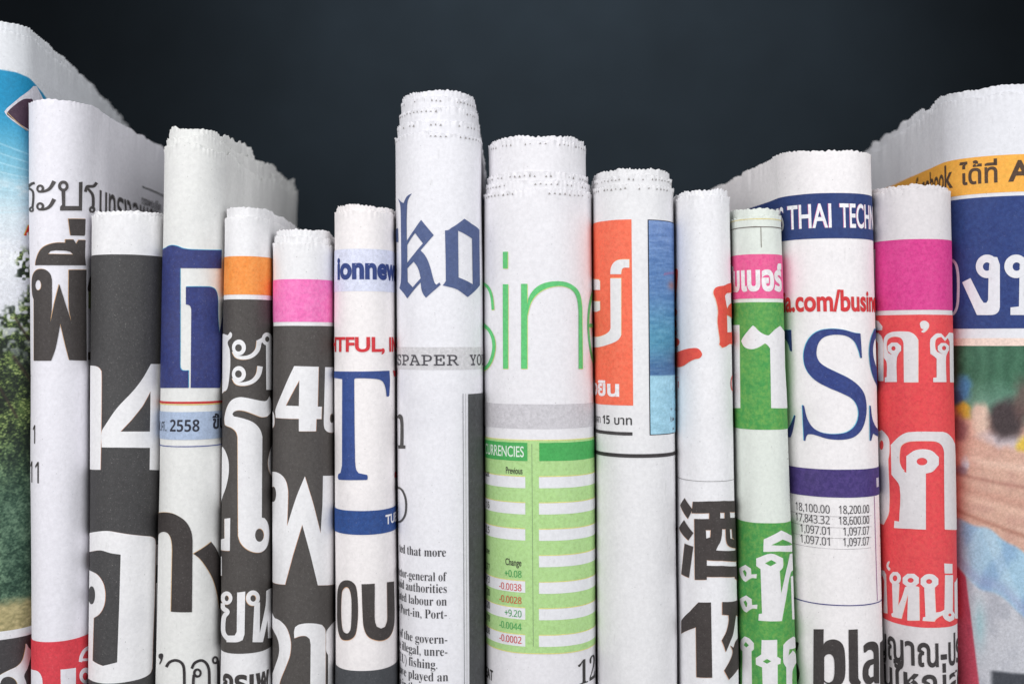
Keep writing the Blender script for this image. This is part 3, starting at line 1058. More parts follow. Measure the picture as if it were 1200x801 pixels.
# ---- newspaper 4
A = arts[4]; p = papers[4]; WP = WHITE_P[4]
A.band('orange_band', (236, 138, 58), 300, 345, lvl=0, second=(240, 160, 84))
A.band('dark_field', (76, 72, 70), 350.5, 765.5, lvl=0)
f = crop(250, 380, 4.005); g = crop(250, 560, 3.34)
FR = ((208, 160, 110), -0.5, -0.4)
A.poly('headline', WP, [
    f(smooth_loop([(40, 60), (50, 45), (62, 47), (72, 50), (82, 36), (90, 44), (88, 60), (74, 76), (72, 92), (80, 120), (83, 180), (78, 250), (70, 298), (56, 313), (40, 300)])),
    f(stroke([(96, 126), (112, 150), (145, 156), (180, 146), (206, 118), (214, 76)], (12, 24))),
    f(stroke([(96, 250), (112, 274), (148, 278), (186, 264), (210, 234), (218, 196)], (12, 26)))], lvl=1, paper=True, fringe=FR)
A.poly('headline', WP, [cr(f, ell(122, 108, 31, 37), ell(120, 110, 15, 17)), cr(f, ell(122, 232, 31, 37), ell(120, 232, 15, 17)),
                        cr(f, ell(250, 68, 25, 30), ell(251, 69, 10, 13))], lvl=2, paper=True)
A.poly('headline', WP, [f([(244, 92), (274, 80), (274, 306), (246, 306)]), f([(200, 76), (228, 60), (236, 78), (212, 96)])], lvl=3, paper=True)
A.poly('headline', WP, [
    (f([(58, 470), (56, 440), (64, 400), (76, 370), (92, 352), (115, 342), (140, 341), (190, 351), (230, 359), (246, 358), (255, 350), (262, 336), (270, 350), (273, 385), (269, 412), (252, 431), (225, 434), (190, 421), (150, 406), (120, 402), (100, 408), (92, 420), (98, 430), (140, 440), (180, 455), (205, 475), (221, 500), (228, 525), (226, 905), (240, 908), (252, 925), (259, 950), (261, 985), (257, 1021), (246, 1049), (228, 1065), (205, 1069), (175, 1062), (148, 1045), (128, 1020), (118, 990), (116, 525), (108, 502), (88, 484), (68, 476)]),
     f(ell(216, 987, 21, 31)))], lvl=1, paper=True, fringe=FR)
A.poly('headline', WP, [
    f(smooth_loop([(25, 560), (42, 570), (60, 595), (74, 640), (75, 695), (64, 755), (48, 800), (25, 850)])),
    g([(30, 240), (45, 235), (45, 158), (68, 155), (66, 283), (25, 278)]),
    f(smooth_loop([(285, 566), (272, 575), (262, 605), (256, 650), (264, 692), (285, 712)])),
    cr(g, ell(52, 468, 23, 26), ell(53, 469, 8, 11)), cr(g, ell(155, 468, 27, 30), ell(156, 469, 11, 13)),
    g(rect(30, 305, 34, 380))], lvl=1, paper=True, fringe=FR)
A.poly('headline', WP, [g(stroke([(36, 488), (40, 508), (56, 522), (42, 545), (40, 600), (58, 628)], 18)),
                        g([(94, 446), (125, 442), (122, 610), (115, 632), (95, 640), (52, 640), (54, 614), (84, 614), (92, 600)]),
                        g([(160, 490), (182, 484), (180, 640), (153, 640)])], lvl=2, paper=True)
A.poly('headline', WP, [g([(172, 640), (192, 640), (210, 555), (212, 625), (245, 620), (245, 428), (222, 430), (205, 440), (202, 500)])], lvl=3, paper=True)
A.text('headline', (62, 58, 58), 'กรเพ', 261, 812, 21, ref='บ', bold=0.035, sx=0.8, lvl=1, pre='')

# ---- newspaper 5
A = arts[5]; p = papers[5]; WP = WHITE_P[5]
A.band('pink_band', (238, 110, 180), 327, 377, lvl=0, second=(242, 140, 196))
A.band('dark_field', (78, 74, 72), 381.5, 960, lvl=0)
A.poly('headline', WP, [
    (f([(380, 195), (492, 198), (488, 385), (507, 385), (505, 443), (482, 443), (480, 500), (402, 500), (402, 442), (296, 437), (296, 395), (335, 295)]),
     f([(404, 260), (402, 382), (342, 380), (372, 320)])),
    (f([(521, 200), (590, 200), (590, 380), (584, 470), (572, 496), (556, 507), (538, 505), (522, 493), (516, 470), (517, 400)]), f(ell(553, 440, 9, 22))),
    f(smooth_loop([(270, 405), (282, 408), (290, 430), (290, 470), (280, 488), (270, 490)]))], lvl=1, paper=True, fringe=((200, 150, 120), 0.5, -0.3))
A.poly('headline', WP, [
    (g([(225, -22), (240, -26), (262, -18), (280, 0), (290, 25), (294, 60), (290, 188), (325, 75), (358, -8), (390, 100), (418, 215), (425, 100), (427, -10), (490, -14), (490, 410), (478, 412), (408, 418), (380, 300), (348, 180), (312, 300), (282, 415), (225, 400)]),
     g(ell(238, 62, 10, 30))),
    (g(smooth_loop([(225, 540), (245, 546), (268, 560), (290, 590), (303, 640), (300, 690), (285, 735), (262, 801), (262, 870), (225, 870)])),
     g(smooth_loop([(228, 590), (245, 605), (258, 640), (260, 680), (250, 720), (228, 765)]))),
    g([(317, 625), (316, 600), (320, 582), (335, 572), (365, 567), (400, 568), (425, 573), (437, 588), (440, 610), (438, 900), (378, 900), (381, 650), (377, 628), (362, 617), (340, 617)]),
    g([(442, 640), (443, 600), (455, 582), (478, 556), (490, 552), (490, 900), (447, 900), (450, 692), (442, 675)])],
    lvl=1, paper=True, fringe=((200, 150, 120), 0.5, -0.3))

# ---- newspaper 6
A = arts[6]; p = papers[6]; WP = WHITE_P[6]
BLU = (46, 70, 132)
A.band('lavender_strip', (216, 219, 238), 291.5, 341, lvl=0, fleck=0.2)
A.text('web_address', (42, 62, 124), 'onne', 399.3, 325.7, 16, x1=453, pre='i', post='ws.com', ref='x', bold=0.042, lvl=2)
A.text('red_line', (208, 52, 60), 'FUL,', 404.4, 411.5, 16.2, x1=450.5, pre='DELIGHT', post=' INSIGHT', ref='H', bold=0.030, lvl=2)
f = crop(390, 420, 4.0)
A.poly('headline', BLU, [f([(0, 58), (16, 59), (60, 60), (150, 60), (235, 57), (264, 56), (266, 110), (263, 172), (258, 178), (250, 176), (246, 140), (236, 112), (222, 100), (200, 95), (150, 92), (108, 92), (101, 96), (103, 300), (106, 480), (111, 518), (122, 535), (160, 543), (163, 553), (161, 567), (100, 568), (30, 566), (26, 555), (28, 541), (40, 534), (47, 500), (46, 300), (45, 96), (20, 92), (0, 90)])],
       lvl=1, second=(54, 80, 144))
A.poly('headline', (190, 52, 56), [f([(280, 56), (330, 56), (330, 84), (285, 82)]), f([(292, 530), (330, 530), (330, 556), (290, 556)])], lvl=1)
A.band('blue_band', (38, 68, 128), 598, 626, lvl=1, second=(46, 84, 150))
A.text('date_line', (232, 230, 234), 'TUE', 451.5, 616, 10.5, x1=463.6, post='SDAY', ref='H', bold=0.028, lvl=2)
f = crop(390, 600, 4.0)
A.poly('headline', (66, 61, 60), [
    (f(smooth_loop([(20, 455), (22, 370), (36, 330), (62, 317), (92, 325), (111, 355), (118, 430), (117, 500), (108, 565), (90, 590), (65, 598), (40, 590), (25, 555), (20, 500)])),
     f(smooth_loop([(39, 455), (42, 380), (50, 358), (64, 349), (78, 360), (87, 400), (88, 470), (85, 535), (78, 558), (66, 566), (50, 555), (42, 520)]))),
    f([(135, 335), (196, 332), (196, 490), (199, 515), (206, 534), (225, 543), (243, 535), (252, 512), (254, 490), (252, 326), (285, 322), (287, 500), (281, 545), (268, 575), (250, 592), (225, 600), (192, 595), (165, 580), (148, 548), (141, 505)]),
    f([(303, 320), (340, 318), (340, 575), (303, 577)])], lvl=1, fringe=((230, 180, 140), 0.0, -0.7))
A.band('dark_band', (72, 74, 78), 785.5, 960, lvl=1)

# ---- newspaper 7
A = arts[7]; p = papers[7]; WP = WHITE_P[7]
f = crop(455, 210, 5.0)
KB = (74, 88, 130)
A.poly('headline', KB, [
    (f([(57, 112), (63, 120), (74, 132), (88, 140), (95, 124), (106, 104), (120, 92), (139, 84), (124, 104), (113, 130), (109, 165), (107, 240), (108, 362), (150, 300), (193, 238), (267, 328), (228, 372), (190, 417), (212, 440), (232, 475), (248, 520), (262, 575), (272, 606), (282, 618), (300, 604), (307, 618), (265, 655), (222, 694), (206, 672), (196, 645), (191, 604), (150, 650), (112, 698), (92, 668), (66, 638), (74, 600), (76, 500), (73, 300), (72, 200), (69, 150)]),
     f([(111, 385), (135, 345), (158, 315), (204, 376), (152, 438), (111, 490)]),
     f([(112, 522), (132, 500), (150, 483), (170, 510), (182, 540), (191, 580), (145, 632), (114, 600)])),
    (f([(332, 300), (350, 298), (370, 284), (400, 265), (443, 232), (485, 262), (530, 296), (532, 620), (462, 690), (430, 665), (400, 645), (365, 633), (318, 622), (328, 610), (337, 595), (336, 480)]),
     f([(407, 302), (430, 312), (455, 326), (488, 348), (492, 615), (450, 592), (410, 575)])),
    f([(30, 300), (46, 300), (56, 285), (58, 368), (30, 368)]), f([(545, 95), (556, 120), (570, 125), (570, 165), (556, 155)])], lvl=1, second=(84, 98, 138))
A.band('grey_strip', (206, 204, 207), 406.5, 433, lvl=0, fleck=0.3)
A.text('strapline', (74, 72, 78), mono('PAPER'), 471.5, 428, 14.6, x1=537, pre=mono('NEWS'), ref='H', bold=0.004, lvl=2, track=1.0)
A.text('strapline', (74, 72, 78), mono('YO'), 549, 428, 14.6, ref='H', bold=0.004, lvl=2, sx=1.0, track=1.0, post=mono('U CAN TRUST'))
f = crop(455, 390, 5.0)
A.poly('headline', (78, 76, 76), [f([(40, 486), (60, 486), (66, 476), (74, 474), (83, 482), (89, 500), (92, 540), (92, 655), (103, 658), (103, 676), (64, 676), (62, 658), (74, 655), (75, 540), (71, 505), (62, 496), (40, 510)])], lvl=1)
f = crop(390, 420, 4.0)
A.poly('headline', (78, 76, 76), [f(stroke([(290, 612), (312, 604), (330, 618), (343, 650), (347, 690), (342, 730), (328, 755), (312, 764), (290, 760)], 9))], lvl=1)
A.band('column_rule', (150, 150, 155), 461, 960, x0=543.2, x1=543.9, lvl=1)
A.band('column_rule', (176, 175, 178), 461, 960, x0=546.4, x1=546.8, lvl=1)
A.band('dark_picture', (70, 71, 72), 462, 960, x0=549.5, lvl=1, second=(84, 86, 88))
for t, xr, yb, sxx in (('ted that more', 522.5, 651.7, .92), ('director-general of', 523.4, 680.5, .86), ('said authorities', 523.5, 694.3, .90), ('unregulated labour on', 523.5, 709.2, .92),
                       ('the Port-in, Port-', 523.6, 724.3, .94), ('of the govern-', 524.2, 753.6, .97), ('the illegal, unre-', 524.2, 768.0, .95), ('(IUU) fishing.', 512.4, 783.0, .95), ('have played an', 525.2, 797.7, .97), ('ing in the sector', 525.2, 812.5, .95)):
    A.text('body_text', (66, 64, 68), serif(t), xr, yb, 10.6, ref='H', bold=-0.0075, sx=sxx * 0.84, align='R', lvl=1)

# ---- newspaper 8
A = arts[8]; p = papers[8]; WP = WHITE_P[8]
f = crop(560, 280, 4.005)
GRN = (96, 194, 118)
FY = ((226, 222, 120), 0.5, -0.5)
A.poly('headline', GRN, [f([(118, 60), (141, 59), (141, 138), (118, 138)]), f([(118, 212), (143, 212), (143, 608), (120, 608)])], lvl=1, fringe=FY, fleck=0.15)
A.poly('headline', GRN, [f([(203, 210), (232, 210), (232, 608), (203, 608)]),
                         f(stroke([(6, 203), (25, 208), (45, 222), (60, 248), (69, 285), (73, 332)], 13)),
                         f(stroke([(10, 380), (30, 402), (55, 426), (72, 460), (78, 500), (72, 545), (56, 585), (35, 608), (10, 618)], 15)),
                         f(stroke([(560, 212), (546, 232), (530, 270), (519, 330), (515, 400), (519, 470), (530, 540), (546, 590), (560, 612)], 9))], lvl=1, fringe=FY, fleck=0.15)
A.poly('headline', GRN, [f([(233, 300), (245, 262), (268, 232), (300, 211), (340, 200), (380, 198), (415, 203), (445, 218), (468, 240), (480, 270), (486, 320), (489, 608), (470, 608), (470, 340), (465, 290), (455, 258), (435, 236), (405, 223), (370, 221), (330, 229), (290, 249), (260, 280), (243, 315), (233, 360)]),
                         f([(516, 397), (580, 397), (580, 414), (516, 414)])], lvl=2, fringe=FY, fleck=0.15)
A.band('grey_strip', (200, 197, 202), 473.5, 502, lvl=0, fleck=0.3)
A.text('small_print', (60, 58, 60), 'n', 567.8, 492, 9.5, ref='x', sx=0.8, pre='openi', bold=0.02, lvl=1)
LG = (172, 210, 138)
A.band('table_background', LG, 516, 765, lvl=0, second=(180, 216, 150), fleck=0.2)
A.band('yellow_rule', (222, 214, 130), 765, 766, lvl=0)
A.band('table_header', (72, 168, 88), 518.5, 540, x1=618.1, lvl=1, fleck=0.2)
A.band('table_header', (72, 168, 88), 518.5, 540, x0=631.9, lvl=1, fleck=0.2)
A.band('yellow_rule', (222, 214, 130), 515, 516, lvl=0)
A.band('column_rule', (120, 140, 110), 520, 757, x0=623.8, x1=624.4, lvl=1)
A.text('table_heading', (222, 236, 222), 'CURRENCIES', 614, 535.3, 12.2, ref='H', sx=0.62, align='R', bold=0.008, lvl=2, cut=True)
A.text('table_heading', (70, 74, 60), 'Previous', 612.4, 555.4, 7.6, ref='H', sx=0.56, align='R', bold=0.014, lvl=2)
A.text('table_heading', (70, 74, 60), 'Change', 611.2, 663.4, 7.8, ref='H', sx=0.60, align='R', bold=0.014, lvl=2)
for y in (558.5, 589.2, 619.8, 681, 712.6, 744.2):
    A.band('table_row', (226, 226, 230), y, y + 13.4, x1=615.6, lvl=1, paper=True)
    A.band('yellow_rule', (226, 216, 130), y - 1.0, y - 0.1, x1=615.6, lvl=2)
for y in (558.5, 589.2, 620, 650.8, 682, 713, 744.2):
    A.band('table_row', (226, 226, 230), y, y + 13.2, x0=631.6, lvl=1, paper=True)
    A.band('yellow_rule', (226, 216, 130), y - 1.0, y - 0.1, x0=631.6, lvl=2)
for t, y, c in (('+0.08', 677, (64, 160, 88)), ('-0.0038', 692.7, (206, 64, 58)), ('-0.0028', 707.8, (206, 84, 58)), ('+9.20', 723.5, (64, 160, 88)), ('-0.0044', 738.6, (78, 168, 96)), ('-0.0002', 754.3, (206, 64, 58))):
    A.text('table_figure', c, sans(t), 611.3, y, 7.6, ref='H', sx=0.80, align='R', bold=0.003, lvl=3)
for t, y in (('Last', 562), ('1.16', 600), ('22.5', 630), ('Close', 655), ('32.77', 675), ('0.7943', 690), ('1.0420', 705.5), ('119.20', 721), ('0.0278', 736.5), ('1.3308', 752)):
    A.text('table_figure', (56, 62, 52), sans(t), 574.5, y, 7.5, ref='H', sx=0.8, align='R', bold=0.004, lvl=3)
A.text('headline', (56, 54, 54), serif('1'), 675.5, 806, 28, ref='H', bold=-0.01, sx=0.92, lvl=1, post=serif('2.5'))
A.text('headline', (56, 54, 54), 'AT', 572, 806, 12, ref='H', bold=0.02, sx=0.7, lvl=1, pre='GRE')

# ---- newspaper 9
A = arts[9]; p = papers[9]; WP = WHITE_P[9]
RED = (238, 104, 76)
A.band('orange_red_block', RED, 257, 475, x1=741, lvl=0, second=(240, 122, 92), fleck=0.25)
f = crop(680, 250, 5.0)
A.poly('headline', WP, [
    f([(178, 356), (180, 325), (188, 302), (202, 284), (220, 274), (245, 270), (287, 270), (287, 318), (258, 318), (248, 323), (242, 335), (240, 356)]),
    f([(178, 380), (240, 380), (240, 712), (228, 735), (205, 752), (165, 768), (125, 780), (90, 784), (40, 778), (40, 712), (78, 722), (112, 722), (150, 708), (172, 690), (180, 672)]),
    f([(40, 388), (95, 386), (112, 388), (120, 398), (120, 448), (40, 448)]),
    f([(40, 500), (65, 512), (120, 515), (120, 568), (100, 576), (80, 574), (40, 575)])], lvl=1, paper=True, fringe=((240, 190, 120), 0.5, 0.5))
A.text('subheading', (234, 230, 232), 'ยืน', 701, 464, 13.5, x1=726, pre='ยั่ง', ref='บ', bold=0.035, lvl=1)


def marine(x, y):
    n = len(x)
    c = np.tile(np.array([112, 140, 190.]), (n, 1))
    c = blend(c, sstep(y, 258, 330), (92, 128, 178))
    c = blend(c, sstep(y, 330, 400), (86, 146, 176))
    c = blend(c, sstep(y, 400, 436), (76, 112, 156))
    s = fbm(x / 9, y / 2.2, 5, 4)[:, None] - 0.5
    c = c + s * np.array([60, 55, 45.])
    c = blend(c, np.exp(-((y - 320 + (x - 780) * 0.25) / 1.6) ** 2) * (x > 778) * 0.8, (150, 110, 150))
    c = blend(c, np.exp(-(((y - 333) / 5) ** 2 + ((x - 787) / 4) ** 2)) * 0.7, (170, 110, 100))
    low = sstep(y, 439, 441)
    c = blend(c, low, (156, 200, 220))
    c = c + (low * (fbm(x / 6, y / 4, 9) - 0.5) * 30)[:, None]
    blot = sstep(fbm(x / 3, y / 6, 77, 3), 0.55, 0.7) * sstep(x, 782, 789) * sstep(y, 445, 470)
    return blend(c, blot, (90, 96, 104))


a0 = p.inv(760.5, 380)[0]
A.band('picture_frame', (44, 46, 56), 257, 509.7, x0=760, lvl=0, fleck=0.2)
A.picture('sea_picture', marine, a0 + 0.6, p.A[p.ns + NN] + 60, 258, 508.7, 1.0, lvl=1.4)
A.text('price_line', (50, 48, 50), sans('15', True), 705.8, 497.6, 9.6, x1=714.6, pre='ราคา ', ref='H', bold=-0.004, lvl=1)
A.text('price_line', (50, 48, 50), 'บาท', 719.3, 497.6, 8.2, x1=740.6, ref='บ', bold=0.010, lvl=1)
A.band('black_rule', (62, 58, 60), 506, 510, x1=741.2, lvl=1)
A.band('black_rule', (56, 52, 54), 531.5, 536, lvl=1)

# ---- newspaper 10
A = arts[10]; p = papers[10]; WP = WHITE_P[10]
f = crop(780, 300, 5.01)
BR = (218, 76, 66)
FB = ((240, 200, 170), -0.6, -0.5)
A.poly('brush_lettering', BR, [
    f(smooth_loop([(30, 80), (50, 78), (65, 74), (73, 85), (72, 130), (66, 200), (60, 260), (50, 276), (30, 270)])),
    f(smooth_loop([(30, 305), (53, 303), (68, 320), (64, 345), (54, 360), (63, 382), (65, 405), (57, 425), (66, 450), (61, 475), (76, 488), (80, 510), (62, 533), (30, 545)])),
    f(smooth_loop([(30, 578), (70, 562), (110, 548), (150, 540), (185, 540), (205, 555), (214, 578), (200, 598), (170, 605), (140, 620), (110, 640), (80, 650), (50, 645), (30, 638)])),
    (f([(281, 220), (283, 200), (292, 186), (310, 178), (345, 172), (370, 160), (420, 152), (420, 520), (378, 514), (355, 530), (334, 537), (316, 518), (320, 498), (312, 440), (305, 380), (308, 320), (295, 255)]),
     f([(348, 232), (360, 216), (385, 212), (415, 206), (415, 272), (384, 274), (370, 290), (362, 310), (356, 280)]),
     f([(360, 345), (362, 380), (364, 447), (386, 446), (415, 440), (415, 370), (392, 368)])), ],
    lvl=1, second=(226, 92, 72), fringe=FB, fleck=0.2)
A.poly('red_print', (214, 110, 104), [f(rect(54, 707, 76, 710)), f(rect(62, 707, 66, 830)), f(rect(54, 830, 68, 833)), f(rect(74, 735, 77, 772)), f(rect(72, 735, 79, 738))], lvl=1)
A.poly('red_print', (214, 90, 84), [cr(f, ell(395, 745, 13, 46), ell(396, 745, 9, 41))], lvl=1)
A.band('fine_rule', (150, 148, 150), 563.3, 564.1, lvl=1)
f = crop(780, 570, 3.48)
BK = (64, 58, 57)
A.poly('headline', BK, [
    f([(62, 75), (80, 45), (112, 92), (93, 130)]), f([(58, 168), (78, 135), (115, 188), (95, 218)]), f([(80, 230), (114, 243), (97, 370), (66, 355)]),
    f([(20, 168), (38, 170), (50, 165), (52, 228), (20, 228)])], lvl=1, fringe=((225, 180, 150), -0.5, -0.4))
A.poly('headline', BK, [
    (f([(112, 60), (300, 55), (300, 385), (282, 374), (280, 366), (168, 366), (168, 378), (120, 378), (118, 130), (178, 130), (178, 107), (108, 107)]),
     f([(222, 105), (240, 105), (240, 128), (222, 128)]), f([(262, 103), (285, 103), (285, 124), (264, 126)]),
     f([(164, 176), (184, 176), (182, 205), (166, 210)]),
     f([(205, 258), (213, 240), (222, 225), (228, 200), (230, 172), (244, 172), (246, 215), (252, 235), (264, 245), (284, 250), (284, 258)]),
     f([(262, 172), (270, 172), (272, 208), (280, 215), (264, 210)]),
     f([(168, 298), (294, 303), (294, 322), (168, 320)]))], lvl=1, fringe=((225, 180, 150), -0.5, -0.4))
A.poly('headline', BK, [f([(65, 545), (135, 470), (185, 470), (190, 776), (126, 775), (124, 572), (65, 598)]),
                        f([(230, 468), (310, 456), (310, 530), (285, 522), (273, 600), (258, 640), (245, 672), (238, 650), (228, 625), (246, 590), (256, 545), (255, 522), (230, 520)]),
                        f([(310, 600), (285, 625), (275, 655), (262, 645), (272, 670), (262, 705), (238, 748), (258, 785), (280, 760), (310, 700)])], lvl=1, fringe=((225, 180, 150), -0.5, -0.4))

# ---- newspaper 11
A = arts[11]; p = papers[11]; WP = WHITE_P[11]
WG = (226, 224, 226)
A.band('yellow_rule', (224, 206, 130), 256.0, 256.8, lvl=1)
A.band('black_rule', (88, 76, 70), 265.2, 266.3, lvl=1)
A.band('black_rule', (110, 96, 80), 266.3, 290, x0=891.6, x1=892.2, lvl=1)
A.band('pink_band', (230, 84, 144), 297.5, 349.5, lvl=0, second=(226, 110, 150), fleck=0.3)
A.text('headline', (232, 228, 230), 'เบอร์', 868, 339.3, 22, x1=915.5, pre='นัม', ref='บ', bold=0.045, lvl=1)
GG = (66, 150, 74); G2 = (118, 170, 84)
A.band('green_block', GG, 353.8, 503.3, lvl=0, second=G2, fleck=0.3)
f = crop(850, 360, 5.01)
A.poly('headline', WG, [f([(20, 106), (50, 104), (83, 103), (86, 350), (90, 590), (20, 590)]),
                        f([(93, 197), (100, 182), (115, 160), (140, 130), (162, 106), (175, 115), (190, 132), (212, 150), (240, 163), (256, 164), (268, 152), (290, 130), (318, 108), (330, 122), (345, 142), (348, 350), (362, 590), (268, 590), (265, 400), (262, 240), (248, 222), (232, 210), (215, 222), (192, 235), (165, 244), (142, 244), (118, 236), (103, 220)])],
       lvl=1, paper=True, fringe=((150, 200, 130), 0.5, -0.3))
A.band('green_block', GG, 612.8, 960, lvl=0, second=G2, fleck=0.3)
f = crop(850, 600, 4.0)
A.poly('headline', WG, [
    (f([(178, 184), (180, 126), (262, 84), (300, 104), (325, 112), (325, 180)]), f([(215, 153), (268, 126), (310, 150)])),
    (f([(155, 505), (157, 475), (172, 473), (165, 265), (145, 250), (145, 215), (215, 193), (270, 214), (270, 255), (255, 275), (262, 380), (285, 270), (300, 195), (310, 190), (328, 200), (328, 260), (305, 280), (285, 395), (265, 508)]),
     f([(185, 238), (215, 222), (241, 236), (213, 252)])),
    (f([(65, 262), (95, 245), (120, 262), (122, 290), (147, 288), (145, 308), (122, 307), (95, 325), (82, 315), (70, 290)]), f([(82, 274), (92, 268), (100, 282), (98, 300), (92, 298)])),
    (f([(68, 405), (98, 388), (123, 405), (125, 433), (150, 431), (148, 451), (125, 450), (98, 468), (85, 458), (73, 433)]), f([(85, 417), (95, 411), (103, 425), (101, 443), (95, 441)])),
    (f([(72, 600), (90, 580), (112, 590), (133, 612), (133, 640), (122, 650), (125, 900), (80, 900), (80, 650), (70, 635)]), f([(85, 620), (95, 605), (110, 622), (98, 632)])),
    (f([(170, 597), (243, 596), (243, 675), (260, 685), (258, 708), (245, 712), (245, 900), (178, 900), (172, 725), (143, 712), (142, 682), (168, 665)]), f([(175, 697), (195, 685), (215, 697), (195, 708)])),
    f([(272, 620), (290, 600), (318, 580), (335, 590), (330, 630), (300, 640), (295, 670), (315, 645), (335, 670), (330, 700), (312, 745), (315, 900), (285, 900), (285, 725), (272, 700)]),
    f([(305, 300), (330, 290), (330, 500), (313, 500)])],
    lvl=1, paper=True, fringe=((150, 200, 130), 0.5, -0.3))

# ---- newspaper 12
A = arts[12]; p = papers[12]; WP = WHITE_P[12]
A.band('navy_strip', (36, 56, 110), 226.3, 279.3, lvl=0, second=(44, 66, 120), fleck=0.3)
FP = ((214, 110, 160), -0.6, 0.0)
A.text('strip_lettering', (236, 236, 240), 'THAI', 923.5, 266.2, 27.2, x1=974.5, pre='ISES ', post='  ', ref='H', bold=0.014, lvl=1, fringe=FP)
A.text('strip_lettering', (236, 236, 240), 'TECH', 984.2, 266.2, 27.2, x1=1018.3, post='NO', ref='H', bold=0.014, lvl=1, fringe=FP)
A.text('web_address', (208, 50, 54), '.com/bus', 928.5, 363.8, 15.4, x1=1014.5, pre='nationmedia', post='iness', ref='x', bold=0.030, lvl=1)
f = crop(905, 370, 4.45)
SN = (42, 56, 116)
A.poly('headline', SN, [
    f([(458, 92), (462, 150), (466, 218), (458, 220), (446, 175), (425, 132), (388, 106), (345, 98), (300, 101), (264, 115), (240, 145), (231, 190), (236, 220), (252, 245), (285, 268), (340, 295), (400, 325), (448, 362), (478, 405), (490, 465), (486, 530), (465, 592), (422, 632), (360, 645), (290, 640), (240, 625), (205, 616), (186, 617), (178, 628), (173, 650), (165, 650), (158, 467), (163, 464), (168, 470), (184, 535), (214, 582), (262, 608), (330, 615), (390, 604), (430, 570), (447, 520), (441, 470), (415, 432), (360, 402), (290, 372), (225, 335), (182, 285), (165, 225), (171, 165), (197, 112), (242, 78), (305, 67), (370, 72), (428, 88)]),
    f([(40, 75), (102, 73), (106, 185), (97, 183), (88, 150), (72, 122), (50, 104), (40, 103)]), f([(40, 605), (78, 600), (98, 565), (117, 517), (123, 520), (108, 600), (98, 632), (40, 630)]),
    f([(575, 62), (530, 68), (512, 120), (503, 180), (508, 250), (522, 310), (548, 370), (575, 400), (575, 345), (548, 290), (530, 230), (524, 180), (530, 130), (548, 95), (575, 90)]),
    f([(505, 467), (512, 468), (522, 540), (548, 590), (575, 605), (575, 640), (545, 625), (525, 612), (515, 650), (508, 650)])],
    lvl=1, second=(54, 72, 136), fringe=((110, 200, 226), -0.7, 0.4))
A.band('purple_band', (60, 46, 108), 549.8, 582.6, lvl=1, second=(84, 66, 132), fleck=0.2)
A.band('purple_band', (200, 196, 210), 562, 573, x0=1027, x1=1029.5, lvl=2)
for y in (604.6, 617.5, 630, 642.5):
    A.band('fine_rule', (176, 172, 174), y, y + 0.55, x1=1021, lvl=1)
for t1, t2, y in (('18,100.00', '18,200.00', 601.5), ('17,843.32', '18,600.00', 614.2), ('1,097.01', '1,097.07', 626.8), ('1,097.01', '1,097.07', 639.2)):
    A.text('table_figure', (66, 62, 66), sans(t1), 972.5, y, 9.2, ref='H', sx=0.76, align='R', bold=0.0, lvl=2)
    A.text('table_figure', (66, 62, 66), sans(t2), 1018.6, y, 9.2, ref='H', sx=0.68, align='R', bold=0.0, lvl=2)
A.band('magenta_rule', (150, 90, 150), 583, 707, x0=1026.2, x1=1026.7, lvl=1)
A.band('blue_rule', (52, 50, 120), 708.2, 709.4, lvl=1)
f = crop(915, 620, 4.45)
A.poly('headline', (62, 57, 57), [
    (f([(172, 518), (224, 518), (223, 596), (236, 582), (256, 573), (280, 571), (303, 579), (320, 595), (331, 625), (336, 700), (333, 765), (320, 798), (300, 813), (275, 815), (248, 808), (226, 792), (222, 900), (170, 900)]),
     f([(227, 665), (236, 653), (252, 648), (266, 653), (276, 670), (280, 710), (278, 760), (270, 785), (254, 796), (238, 793), (227, 783)])),
    f([(352, 520), (400, 518), (402, 740), (404, 775), (416, 792), (412, 806), (385, 810), (366, 803), (355, 785)]),
    (f([(432, 640), (430, 605), (450, 588), (478, 582), (496, 588), (507, 604), (511, 640), (515, 802), (490, 802), (486, 790), (465, 808), (442, 802), (429, 780), (425, 745), (432, 705), (452, 682), (484, 672), (482, 640), (471, 626), (455, 628), (440, 640)]),
     f([(484, 700), (467, 708), (457, 728), (457, 756), (467, 770), (484, 764)])),
    f([(517, 588), (530, 576), (560, 570), (560, 810), (520, 806)]),
    f([(40, 600), (60, 592), (85, 585), (97, 590), (90, 622), (84, 633), (60, 636), (40, 640)]),
    f([(40, 660), (62, 668), (80, 685), (96, 720), (100, 760), (90, 795), (72, 812), (40, 816)])], lvl=1)

